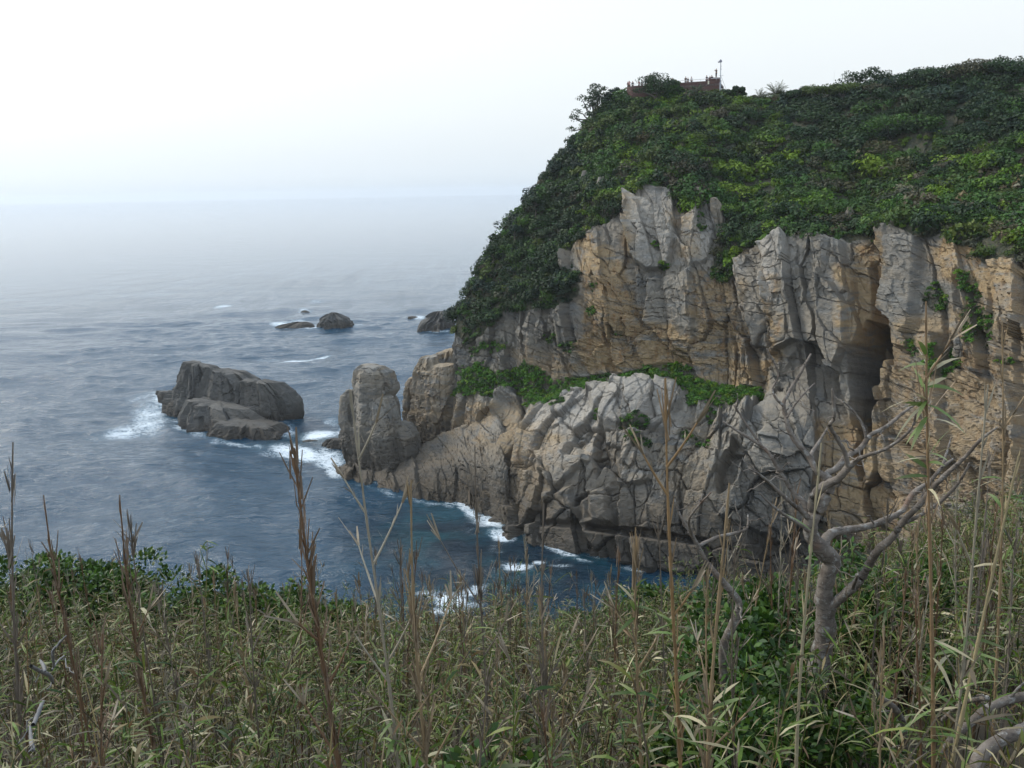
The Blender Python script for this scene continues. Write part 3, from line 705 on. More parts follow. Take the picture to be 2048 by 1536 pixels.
T.l(T.mix(fmask, (.07,) * 3, (.85,) * 3), b.inputs['Roughness']); b.inputs['IOR'].default_value = 1.333
h1 = T.noise(T.pos((.55, 1.25, 1)), .34, 6, .62, .35); h2 = T.noise(T.pos((.6, 1.2, 1)), 1.5, 5, .6, .3); h3 = T.noise(T.pos((.35, 1.3, 1)), .03, 5, .6)
hh = T.math('ADD', T.math('MULTIPLY', h1, 1.15), T.math('ADD', T.math('MULTIPLY', h2, .26), T.math('MULTIPLY', h3, 2.4)))
bp = T.n('ShaderNodeBump'); bp.inputs['Strength'].default_value = 1; bp.inputs['Distance'].default_value = .5; T.l(T.math('MULTIPLY', hh, T.math('MULTIPLY', T.attr('chop'), 1.9)), bp.inputs['Height']); T.l(bp.outputs[0], b.inputs['Normal'])
me = mesh_np('sea', np.stack([SX, SY, SZ], -1), grid_quads(len(XS), len(YS)), m, True, {'foam': FO, 'shallow': SHAL, 'chop': 1 / (1 + (np.hypot(SX, SY) / 420) ** 1.5)})
tag(link('sea', me), 'open blue-grey sea fading into haze', None, None, 'structure')

# haze: one even volume round everything
hm = bpy.data.materials.new('sea_haze'); hm.use_nodes = True; nt = hm.node_tree; nt.nodes.remove(nt.nodes['Principled BSDF'])
pv = nt.nodes.new('ShaderNodeVolumePrincipled'); pv.inputs['Density'].default_value = HAZE; pv.inputs['Color'].default_value = (.90, .95, 1, 1); pv.inputs['Anisotropy'].default_value = .35
nt.links.new(pv.outputs[0], nt.nodes['Material Output'].inputs['Volume'])
x0, x1, y0, y1, z0, z1 = -9300, 9300, -400, 13900, -60, 100
hv = [(x, y, z) for z in (z0, z1) for y in (y0, y1) for x in (x0, x1)]
hme = bpy.data.meshes.new('haze'); hme.from_pydata(hv, [], [(0, 2, 3, 1), (4, 5, 7, 6), (0, 1, 5, 4), (2, 6, 7, 3), (0, 4, 6, 2), (1, 3, 7, 5)]); hme.materials.append(hm)
tag(link('haze', hme), 'pale sea haze over the horizon', None, None, 'stuff')

# ------------------------------------------------------------------ growth on the cliff
def make_bush(rng, n, lobes=6, flat=.75, leaf=.175):
    """Leaf quads of a unit dome: centres on several lobes; returns corner offsets and normals."""
    lc = rng.normal(size=(lobes, 3)) * np.array([.42, .42, .22]); lc[:, 2] = np.abs(lc[:, 2]) + .15
    lr = rng.uniform(.34, .6, lobes)
    k = rng.integers(0, lobes, n); dirs = unit(rng.normal(size=(n, 3)) + np.array([0, 0, .45]))
    c = lc[k] + dirs * (lr[k] * rng.uniform(.6, 1.05, n) ** .6)[:, None]; c[:, 2] *= flat
    nr = unit(dirs + rng.normal(size=(n, 3)) * .55 + np.array([0, 0, .35]))
    a = unit(np.cross(nr, rng.normal(size=(n, 3)))); b_ = np.cross(nr, a)
    s_ = leaf * rng.uniform(.6, 1.3, n)[:, None]
    q = np.stack([c - a * s_, c + b_ * s_ * .55, c + a * s_, c - b_ * s_ * .55], 1)
    return q, np.clip(c[:, 2], 0, 1)
PROTO = [make_bush(RNG, 190, int(RNG.integers(5, 9))) for _ in range(10)]
PROTO_S = [make_bush(RNG, 120, 5, .6, .24) for _ in range(6)]
PAL = {'dark': (.018, .042, .010), 'mid': (.036, .086, .010), 'lime': (.095, .165, .009), 'olive': (.060, .092, .014), 'brown': (.060, .058, .028), 'straw': (.165, .135, .075), 'grass': (.058, .145, .011), 'teal': (.014, .034, .018)}

def scatter(name, Pts, Nrm, size, keys, protos, flatten=None, label=None, rng=RNG):
    Vs, Cs = [], []
    for i in range(len(Pts)):
        q, hgt = protos[int(rng.integers(len(protos)))]
        a = rng.random() * 6.28; ca, sa = cos(a), sin(a); s_ = size[i]
        R = np.array([[ca, -sa, 0], [sa, ca, 0], [0, 0, 1.0]]) * np.array([s_, s_ * rng.uniform(.75, 1.2), s_ * rng.uniform(.75, 1.2)])
        up = unit(Nrm[i] * .5 + np.array([0, 0, .8])); xa = unit(np.cross(up, np.array([.1, 1, 0]))); ya = np.cross(up, xa)
        W = (q @ R.T) @ np.stack([xa, ya, up]) + Pts[i]
        col = np.array(PAL[keys[i]]) * rng.uniform(.75, 1.25) * np.array([rng.uniform(.85, 1.15), 1, rng.uniform(.8, 1.2)])
        c = col[None] * (1 + .5 * (rng.random((len(q), 1)) - .5))
        Vs.append(W); Cs.append(np.repeat(c[:, None], 4, 1))
    V = np.concatenate(Vs).reshape(-1, 3); Cc = np.concatenate(Cs).reshape(-1, 3)
    me = mesh_np(name, V, np.arange(len(V)).reshape(-1, 4), M_FOL, False, col=Cc)
    return tag(link(name, me), label, None, None, 'stuff')

AREA = np.linalg.norm(np.cross(np.gradient(CLIFF, axis=0), np.gradient(CLIFF, axis=1)), axis=2)
seen = (PX > 840) & (PX < 2420) & (wu[:, None] > 1.3) * np.ones((1, NV), bool) & (lev < LW[8] + .01)[None, :]
def pick(w_, n):
    w_ = (w_ * AREA * seen).ravel(); w_ = w_ / w_.sum()
    return RNG.choice(w_.size, n, p=w_)
NB = 900 if QUICK else 4200
idx = pick((veg > .55) * np.where(lev > LW[7], .35, 1.0)[None, :], NB)
P = CLIFF.reshape(-1, 3)[idx]; Nn = N0.reshape(-1, 3)[idx]; bx, by = PX.ravel()[idx], PY.ravel()[idx]
pn = vnoise(P[:, 0] * .16 + 7, P[:, 2] * .22 + P[:, 1] * .05, 601); pm = vnoise(P[:, 0] * .07, P[:, 2] * .1, 602); rr = RNG.random(NB)
keys = []
for i in range(NB):
    x, y, a, b_, r = bx[i], by[i], pn[i], pm[i], rr[i]
    if x < 1170: k = 'dark' if r < .45 else 'teal' if r < .6 else 'mid' if r < .86 else 'olive' if r < .95 else 'brown'
    elif x > 1560 and y < 270: k = 'dark' if r < .5 else 'brown' if r < .68 else 'teal' if r < .82 else 'mid'
    elif x > 1780 and y > 290: k = 'olive' if r < .35 else 'brown' if r < .58 else 'mid' if r < .8 else 'straw' if r < .88 else 'lime'
    else:
        k = 'lime' if (a > .63 and r < .75) or r > .965 else 'olive' if b_ > .55 and r < .4 else 'mid' if r < .6 else 'dark' if r < .85 else 'brown'
    keys.append(k)
sz = RNG.uniform(.7, 1.6, NB) * np.where(RNG.random(NB) < .12, 1.6, 1) * np.where(by > 560, .75, 1) * np.where((np.array(keys) == 'lime'), .85, 1)
fz = (bx > 1570) & (by < 300); sz = np.where(fz, sz * .62, sz)
PROTO_B = [make_bush(RNG, 480, int(RNG.integers(8, 14)), .8, .105) for _ in range(6)]
scatter('shrubbery', P + Nn * .15, Nn, sz, keys, PROTO, label='dense dark green scrub clothing the upper slope of the headland')
NB2 = 120 if QUICK else 900
i2 = pick((veg > .85) * np.where(lev > LW[7], .15, 1.0)[None, :] * (PY < 640), NB2); P2 = CLIFF.reshape(-1, 3)[i2]; N2 = N0.reshape(-1, 3)[i2]; r2 = RNG.random(NB2); x2, y2 = PX.ravel()[i2], PY.ravel()[i2]
k2 = [('dark' if r < .7 else 'mid' if r < .85 else 'teal') if (x < 1170 or (x > 1560 and y < 290)) else 'dark' if r < .30 else 'mid' if r < .66 else 'lime' if (r < .84 and x > 1200 and y > 240) else 'olive' if r < .92 else 'brown' for r, x, y in zip(r2, x2, y2)]
scatter('tree_foliage', P2 + N2 * .2, N2, RNG.uniform(1.3, 3.1, NB2), k2, PROTO_B, label='rounded crowns of small trees massed on the upper slope')
# low green growth on ledges and in cracks
NL = 200 if QUICK else 1500
idx = pick((led > .5) * 1.0, NL); P = CLIFF.reshape(-1, 3)[idx]; Nn = N0.reshape(-1, 3)[idx]
keys = ['grass' if r < .6 else 'lime' if r < .75 else 'mid' for r in RNG.random(NL)]
scatter('ledge_foliage', P, Nn, RNG.uniform(.35, .85, NL), keys, PROTO_S, label='bright green plants along the long ledge across the cliff')
NL = 200 if QUICK else 700
idx = pick((pat > .5) * 1.0, NL); P = CLIFF.reshape(-1, 3)[idx]; Nn = N0.reshape(-1, 3)[idx]
keys = ['grass' if r < .5 else 'lime' if r < .58 else 'mid' if r < .85 else 'dark' for r in RNG.random(NL)]
scatter('crevice_foliage', P, Nn, RNG.uniform(.25, .6, NL), keys, PROTO_S, label='small green tufts rooted in cracks of the rock face')

# ------------------------------------------------------------------ single trees on the headland
def blend_limb(p0, p1, n=6, sag=.12, rng=RNG):
    t = np.linspace(0, 1, n)[:, None]; q = p0 * (1 - t) + p1 * t
    q[1:-1] += rng.normal(size=(n - 2, 3)) * np.linalg.norm(p1 - p0) * .05; q[:, 2] -= sag * np.linalg.norm(p1 - p0) * (t[:, 0] * (1 - t[:, 0])) * 2
    return q
def tree(name, px, py, Y, H, Wd, key, label, cat='tree', clumps=26, leafn=90, trunkcol=(.09, .08, .068), flat=.45, bare=0.35, lean=0.0, leaf=.2, group='trees along the top of the headland', cs=.2):
    p = at(px, py, Y); rng = np.random.default_rng(int(px * 7 + py))
    o = empty(name, tuple(p), label, cat, group)
    tb, cb = Buf(), Buf()
    top = np.array([lean * H, 0, H * .55])
    tubes(tb, blend_limb(np.array([0, 0, -1.5]), top, 7, 0, rng)[None], np.linspace(.035 * H + .06, .02 * H, 7)[None], np.array(trunkcol))
    ang = rng.random(clumps) * 6.28; rad = np.sqrt(rng.random(clumps)) * Wd / 2
    cx = rad * np.cos(ang) + lean * H * 1.3; cy = rad * np.sin(ang) * .8
    cz = H * (1 - flat) + H * flat * np.sqrt(np.clip(1 - (rad / (Wd / 2 + .01)) ** 2, 0, 1)) * rng.uniform(.55, 1, clumps)
    cz = np.maximum(cz, H * bare)
    for k in range(clumps):
        c = np.array([cx[k], cy[k], cz[k]])
        if k % 2 == 0:
            st = top * rng.uniform(.35, 1); tubes(tb, blend_limb(st, c, 6, .1, rng)[None], np.linspace(.018 * H, .006 * H, 6)[None], np.array(trunkcol) * rng.uniform(.8, 1.25), 4)
        r = cs * Wd * rng.uniform(.55, 1.05); n = leafn
        dr = unit(rng.normal(size=(n, 3)) + np.array([0, 0, .3])); q = c + dr * (r * rng.uniform(.35, 1, n) ** .5)[:, None] * np.array([1, 1, .55])
        nr = unit(dr + rng.normal(size=(n, 3)) * .6 + np.array([0, 0, .4])); a = unit(np.cross(nr, rng.normal(size=(n, 3)))); b_ = np.cross(nr, a)
        s_ = leaf * rng.uniform(.6, 1.3, n)[:, None]
        col = np.array(PAL[key]) * rng.uniform(.75, 1.3) * (1 + .5 * (rng.random((n, 1)) - .5))
        cb.add(np.stack([q - a * s_, q + b_ * s_ * .55, q + a * s_, q - b_ * s_ * .55], 1), np.arange(n * 4).reshape(-1, 4), np.repeat(col[:, None], 4, 1))
    link('trunk', tb.mesh('tree_trunk', M_BARKFAR, True), o); link('crown', cb.mesh('tree_crown', M_FOL), o)
    return o
GREYB = (.20, .185, .165)
m_ = .11
for (px, py, Y, H, Wd, key, lab, kw) in (
 (1198, 285, 195, 12.0, 10.5, 'dark', 'tall airy dark tree leaning seaward left of the brick terrace', dict(clumps=48, leafn=80, flat=.85, bare=.15, lean=-.05, cs=.13)),
 (1232, 232, 196, 5.5, 5.5, 'teal', 'low dark bushy tree filling the gap between the airy tree and the terrace', dict(flat=.6)),
 (1312, 215, 187, 6.4, 8.2, 'dark', 'broad dark tree hiding the middle of the brick terrace wall', dict(flat=.6, clumps=34)),
 (1345, 205, 187, 4.2, 3.8, 'mid', 'small greener tree at the right shoulder of the tree before the terrace', dict(flat=.6)),
 (1378, 240, 184, 5.0, 7.0, 'lime', 'bright yellow-green rounded tree just below the fan palm', dict(flat=.6, clumps=30)),
 (1482, 232, 181, 3.4, 6.5, 'lime', 'flat bright green tree below the dark gap right of the mast', dict(flat=.5)),
 (1455, 205, 184, 2.4, 3.0, 'dark', 'small dark round tree right beside the foot of the mast', dict(flat=.6)),
 (1475, 205, 183, 3.0, 3.0, 'dark', 'second dark round tree right of the mast foot', dict(flat=.6)),
 (1512, 222, 182, 3.0, 3.4, 'brown', 'drab brown scrubby tree beneath the feather palms', dict(flat=.6)),
 (1602, 205, 178, 3.2, 5.0, 'dark', 'dark dome tree immediately right of the feather palm', dict(flat=.6)),
 (1640, 215, 176, 4.0, 7.0, 'olive', 'olive topped windswept tree over grey bare stems, next after the dark dome', dict(trunkcol=GREYB, bare=.62, flat=.25, clumps=30)),
 (1690, 222, 174, 5.0, 7.0, 'olive', 'widest olive windswept tree with a curtain of grey stems on the skyline dip', dict(trunkcol=GREYB, bare=.62, flat=.25, clumps=34)),
 (1745, 228, 172, 5.4, 6.5, 'brown', 'grey stemmed windswept tree with thin brown crown under the highest dark dome', dict(trunkcol=GREYB, bare=.6, flat=.25, clumps=34)),
 (1730, 185, 176, 4.2, 8.2, 'dark', 'dark round topped tree making the first bump of the right-hand skyline', dict(flat=.5)),
 (1790, 195, 172, 4.2, 7.4, 'teal', 'blue-green dense tree in the hollow after the first skyline bump', dict(flat=.5)),
 (1840, 190, 169, 4.4, 8.5, 'dark', 'dark spreading tree rising on the skyline after the hollow', dict(flat=.4)),
 (1895, 180, 166, 4.4, 8.5, 'dark', 'broad dark tree halfway along the rising forest skyline', dict(flat=.4)),
 (1950, 174, 163, 4.3, 8.5, 'brown', 'brownish broad tree near the highest part of the forest skyline', dict(flat=.4)),
 (2005, 170, 160, 4.2, 8.5, 'dark', 'dark tree crowning the highest part of the forest skyline', dict(flat=.4)),
 (2060, 172, 157, 4.2, 8.5, 'dark', 'dark tree cut by the edge of the view on the skyline', dict(flat=.4)),
 (1800, 300, 158, 5.6, 12.0, 'mid', 'wide windswept green umbrella tree on pale leaning stems', dict(trunkcol=GREYB, bare=.58, flat=.3, clumps=44, lean=.12)),
 (1870, 285, 158, 5.6, 9.0, 'dark', 'dark umbrella tree with shadowy stems beside the wide windswept green one', dict(trunkcol=GREYB, bare=.5, flat=.4, clumps=34, lean=.1)),
 (1935, 285, 155, 5.4, 8.5, 'mid', 'mid green umbrella tree above the leaning pale trunk', dict(trunkcol=GREYB, bare=.5, flat=.4, clumps=32, lean=.15)),
 (2000, 300, 150, 5.6, 8.5, 'olive', 'olive umbrella tree close above the straw coloured slope', dict(trunkcol=GREYB, bare=.5, flat=.4, clumps=32, lean=.15)),
 (1830, 240, 165, 4.6, 8.5, 'brown', 'brown-green flat tree in the middle row above the wide umbrella tree', dict(flat=.4)),
 (1900, 232, 163, 4.8, 9.0, 'dark', 'dark flat tree in the middle row of the forest', dict(flat=.4)),
 (1975, 235, 158, 4.8, 9.0, 'teal', 'blue-green flat tree in the middle row near the picture edge', dict(flat=.4)),
 (2045, 260, 150, 4.8, 9.0, 'mid', 'mid green tree at the picture edge below the skyline', dict(flat=.4)),
 (1160, 325, 190, 2.6, 3.5, 'dark', 'small dark tree on the seaward brow below the airy tree', dict(flat=.7)),
 (1115, 350, 189, 2.6, 3.4, 'teal', 'blue-green wind-clipped tree on the seaward edge under the brow', dict(flat=.7)),
 (1072, 420, 187, 2.6, 3.2, 'dark', 'dark wind-clipped tree breaking the seaward outline halfway down', dict(flat=.7)),
 (1030, 475, 186, 2.6, 3.2, 'teal', 'low clipped tree on the seaward outline above the steep foot', dict(flat=.7)),
 (985, 515, 184, 2.4, 3.0, 'dark', 'lowest clipped dark tree on the seaward outline', dict(flat=.7)),
):
    if px > 1575: H *= 1.12; Wd *= 1.12; kw['leaf'] = .22; py += 9
    if px < 1100:
        h0, _ = cliff_hit(px + 22, py + 5); Y = h0[1]
    tree('windswept_tree' if 'windswept' in lab or 'umbrella' in lab else 'coastal_tree', px, py, Y, H, Wd, key, lab, **kw)

def palm(px, py, Y, H, n, Lf, label, fan=False, col=(.06, .085, .03)):
    p = at(px, py, Y); o = empty('palm_tree', tuple(p), label, 'palm tree', 'palms beside the terrace'); rng = np.random.default_rng(int(px))
    tb, fb, sb = Buf(), Buf(), Buf()
    tubes(tb, blend_limb(np.array([0, 0, -1.]), np.array([0, 0, H]), 6, 0, rng)[None], np.full((1, 6), .22), np.array((.11, .09, .065)), 8)
    for k in range(n):
        a = rng.random() * 6.28; e = rng.uniform(.05, 1.25); d = np.array([cos(a) * cos(e), sin(a) * cos(e), sin(e)])
        L = Lf * rng.uniform(.8, 1.1); t = np.linspace(0, 1, 14)[:, None]
        sp = np.array([0, 0, H]) + d * t * L; sp[:, 2] -= .45 * L * t[:, 0] ** 2 * (1.1 - e * .5)
        tubes(fb, sp[None], np.linspace(.035, .012, 14)[None], np.array(col) * .9, 3)
        side = unit(np.cross(d, np.array([0, 0, 1.0])))
        s0 = .45 if fan else 0.1
        pts = sp[int(14 * s0):]; m = len(pts)
        for sgn in (-1, 1):
            dd = side * sgn * .75 + d * .75 + rng.normal(size=(m, 3)) * .1
            leaves(fb, pts, dd, Lf * (.38 if not fan else .45) * np.linspace(.75, .55, m), .075, .35, np.array(col) * rng.uniform(.7, 1.4), 3, rng=rng)
    for k in range(n):                       # hanging dead fronds under the crown
        a = rng.random() * 6.28; d = np.array([cos(a) * .5, sin(a) * .5, -.9])
        leaves(sb, np.array([0, 0, H])[None] + rng.normal(size=(4, 3)) * .1, d[None] + rng.normal(size=(4, 3)) * .2, Lf * .7, .09, .1, np.array((.17, .14, .085)), 3, rng=rng)
    link('trunk', tb.mesh('palm_trunk', M_BARKFAR, True), o); link('crown', fb.mesh('palm_crown', M_FOL), o); link('dead_fronds', sb.mesh('palm_dead', M_FOL), o)
palm(1393, 200, 183, 1.2, 34, 2.3, 'bushy grey-green fan palm in front of the brick terrace', True, (.07, .095, .05))
palm(1432, 205, 183, 1.3, 20, 1.6, 'small fan palm at the foot of the mast', True, (.07, .09, .045))
palm(1550, 212, 181, 2.1, 34, 3.3, 'largest feather palm with stiff arching fronds against the sky', False, (.075, .09, .04))
palm(1518, 214, 182, 1.6, 22, 2.4, 'shorter feather palm with dead fronds left of the largest one', False, (.085, .09, .045))

# ------------------------------------------------------------------ terrace, mast, people
def bm_box(buf, c, s_, col, rot=0.0):
    c = np.array(c); v = np.array([(x, y, z) for x in (-.5, .5) for y in (-.5, .5) for z in (-.5, .5)]) * np.array(s_)
    v = np.stack([v[:, 0] * cos(rot) - v[:, 1] * sin(rot), v[:, 0] * sin(rot) + v[:, 1] * cos(rot), v[:, 2]], 1) + c
    buf.add(v, [(0, 1, 3, 2), (4, 6, 7, 5), (0, 4, 5, 1), (2, 3, 7, 6), (0, 2, 6, 4), (1, 5, 7, 3)], np.array(col))
mb, nt, b = newmat('terrace_brick'); T = NT(nt)
br = T.n('ShaderNodeTexBrick'); br.inputs['Scale'].default_value = 1.0
for k, v in (('Color1', (.15, .068, .05, 1)), ('Color2', (.105, .05, .04, 1)), ('Mortar', (.055, .04, .036, 1))): br.inputs[k].default_value = v
br.inputs['Brick Width'].default_value = .6; br.inputs['Row Height'].default_value = .22; br.inputs['Mortar Size'].default_value = .022
cm = T.n('ShaderNodeCombineXYZ'); sp = T.n('ShaderNodeSeparateXYZ'); T.l(T.n('ShaderNodeTexCoord').outputs['Object'], sp.inputs[0])
T.l(T.math('ADD', sp.outputs[0], sp.outputs[1]), cm.inputs[0]); T.l(sp.outputs[2], cm.inputs[1]); T.l(cm.outputs[0], br.inputs['Vector'])
T.l(T.mix(T.math('MULTIPLY', T.noise(T.pos(), .6, 5), .6), br.outputs[0], (.075, .045, .04)), b.inputs['Base Color']); b.inputs['Roughness'].default_value = .9
M_METAL = mat_plain('pale_rail_metal', (.62, .64, .64), .4, .3, .1); M_CONC = mat_plain('terrace_concrete', (.22, .17, .15), .9, 0, .3)
# plan of the terrace: the left (seaward) end is rounded, the right end nearer
pl, pr = at(1250, 176, 192), at(1442, 172, 186)
ztop_l, ztop_r = at(1245, 172, 191)[2], at(1440, 160, 186)[2]
zt = (ztop_l + ztop_r) / 2; ex = unit((pr - pl) * np.array([1, 1, 0])); ey = np.array([-ex[1], ex[0], 0]); Lw = np.linalg.norm((pr - pl)[:2]); D_ = 6.5
plan = [(Lw, 0.0)] + [(x, 0.0) for x in np.linspace(Lw * .9, 2.2, 12)] + [(2.2 - 2.2 * sin(a), 2.2 - 2.2 * cos(a)) for a in np.linspace(.15, pi / 2, 8)] + [(0, D_)]
org = np.array([pl[0], pl[1], 0])
ter = empty('viewing_terrace', (org[0], org[1], zt - 2.6), 'red-brown brick viewing terrace perched on the headland top', 'viewing terrace')
def topz(x): return 2.6 + (x / Lw - .5) * (ztop_r - ztop_l)
def strip(pts, zlo, zhi, inset, col=(1, 1, 1)):
    b_ = Buf(); n = len(pts); pts = np.array(pts); tg = unit(np.gradient(pts, axis=0)); nn = np.stack([-tg[:, 1], tg[:, 0]], 1)
    inn = pts - nn * inset
    W = lambda q, z: org * np.array([1, 1, 0]) * 0 + ex * q[0] + ey * q[1] + np.array([0, 0, z])
    ring = lambda i: [W(pts[i], zlo(pts[i][0])), W(pts[i], zhi(pts[i][0])), W(inn[i], zhi(pts[i][0])), W(inn[i], zlo(pts[i][0]))]
    V = np.array([ring(i) for i in range(n)]); q = []
    for i in range(n - 1):
        for k in range(4): a, c = i * 4 + k, i * 4 + (k + 1) % 4; q.append((a, c, c + 4, a + 4))
    q += [(0, 3, 2, 1), (n * 4 - 4, n * 4 - 3, n * 4 - 2, n * 4 - 1)]
    b_.add(V, q, np.array(col)); return b_
link('parapet', strip(plan, lambda x: topz(x) - 2.35, topz, .3).mesh('terrace_parapet', mb), ter)
db = Buf(); dv = np.array([(x, y) for x, y in plan] + [(Lw, D_)]); nd = len(dv)
dk = bpy.data.meshes.new('terrace_deck'); f = lambda x, y, z: tuple(ex * x + ey * y + np.array([0, 0, z]))
dk.from_pydata([f(x, y, topz(x) - .62) for x, y in dv] + [f(x, y, topz(x) - 1.0) for x, y in dv], [], [tuple(range(nd)), tuple(range(2 * nd - 1, nd - 1, -1))] + [(i, nd + i, nd + (i + 1) % nd, (i + 1) % nd) for i in range(nd)])
dk.materials.append(M_CONC); link('deck', dk, ter)
sb = Buf()
for x in (2.6, 8.5, 14.5, Lw - 1.2):
    sb = Buf(); bm_box(sb, ex * x + ey * 2.4 + np.array([0, 0, topz(x) - 4.4]), (1.6, 1.6, 5.6), (1, 1, 1)); link('support', sb.mesh('terrace_support', M_CONC), ter)
pb = Buf(); bm_box(pb, ex * (Lw - 1.6) + ey * 1.2 + np.array([0, 0, topz(Lw) + .25]), (2.2, 1.6, .7), (1, 1, 1)); link('corner_plinth', pb.mesh('terrace_plinth', mb), ter)
rb = Buf()
rl = np.array([(Lw * .985, .25), (Lw * .75, .25), (Lw * .5, .25), (Lw * .3, .25), (3, .25), (1.2, .8), (.35, 2.2), (.2, D_)])
rp = np.array([ex * x + ey * y + np.array([0, 0, topz(x) + .42]) for x, y in rl]); tubes(rb, rp[None], np.full((1, len(rp)), .05), np.array((1, 1, 1)), 6)
for x, y in np.array([(t, .25) for t in np.linspace(3, Lw - 1, 11)]): tubes(rb, np.array([[ex * x + ey * y + np.array([0, 0, topz(x) - .02]), ex * x + ey * y + np.array([0, 0, topz(x) + .2]), ex * x + ey * y + np.array([0, 0, topz(x) + .42])]]), np.full((1, 3), .03), np.array((1, 1, 1)), 5)
link('handrail', rb.mesh('terrace_rail', M_METAL), ter)
sg = Buf(); bm_box(sg, ex * (Lw * .872) + ey * -.05 + np.array([0, 0, topz(Lw * .87) - .35]), (.28, .05, .62), (1, 1, 1))
o = link('notice_board', sg.mesh('notice_board', mat_plain('cream_board', (.72, .66, .5), .6, 0, .1))); o.location = ter.location
tag(o, 'small blank cream board fixed to the terrace wall near the mast', 'notice board')

# mast with a camera head and a stay
mp = at(1440, 195, 184.6); mt = at(1438, 124, 184.6); hm_ = mt[2] - mp[2]
mast = empty('camera_mast', tuple(mp), 'slim grey mast with a camera head beside the terrace corner', 'mast')
b_ = Buf(); tubes(b_, np.array([[[0, 0, -1.5], [0, 0, hm_ * .42], [0, 0, hm_ * .43], [-.05, 0, hm_]]]), np.array([[.17, .16, .085, .075]]), np.array((1, 1, 1)), 8)
bm_box(b_, (.12, 0, hm_ * .62), (.9, .05, .05), (1, 1, 1)); bm_box(b_, (.0, 0, hm_ * .8), (.25, .1, .16), (1, 1, 1)); bm_box(b_, (.0, 0, hm_ * .88), (.22, .1, .12), (1, 1, 1))
link('pole', b_.mesh('mast_pole', mat_plain('mast_grey', (.34, .36, .4), .5, .2, .15)), mast)
b_ = Buf(); bm_box(b_, (-.1, 0, hm_ + .12), (.5, .3, .34), (1, 1, 1), .4); bm_box(b_, (-.42, -.05, hm_ - .02), (.4, .2, .2), (1, 1, 1)); tubes(b_, np.array([[[-.05, 0, hm_ + .25], [-.08, 0, hm_ + .42], [-.05, 0, hm_ + .52]]]), np.array([[.1, .14, .03]]), np.array((1, 1, 1)), 8)
link('camera_head', b_.mesh('mast_head', mat_plain('mast_head_grey', (.2, .2, .25), .5, 0, .2)), mast)
b_ = Buf(); q = at(1455, 185, 183.5) - mp; tubes(b_, np.array([[[.02, 0, hm_ * .62], q * .5 + np.array([0, 0, hm_ * .31]), q]]), np.full((1, 3), .035), np.array((1, 1, 1)), 4)
link('stay_wire', b_.mesh('mast_stay', mat_plain('stay_grey', (.35, .36, .38), .5, .3, .1)), mast)
for (px, py, hgt, lab) in ((1667, 178, 3.8, 'very thin pale aerial on the skyline, the taller one on the left'), (1682, 178, 3.0, 'very thin aerial on the skyline, the shorter one on the right')):
    b_ = Buf(); p = at(px, py, 200); tubes(b_, np.array([[[0, 0, -3], [0, 0, hgt * .5], [0, 0, hgt]]]), np.array([[.03, .025, .015]]), np.array((1, 1, 1)), 5)
    o = link('aerial', b_.mesh('aerial', M_METAL)); o.location = tuple(p); tag(o, lab, 'aerial')

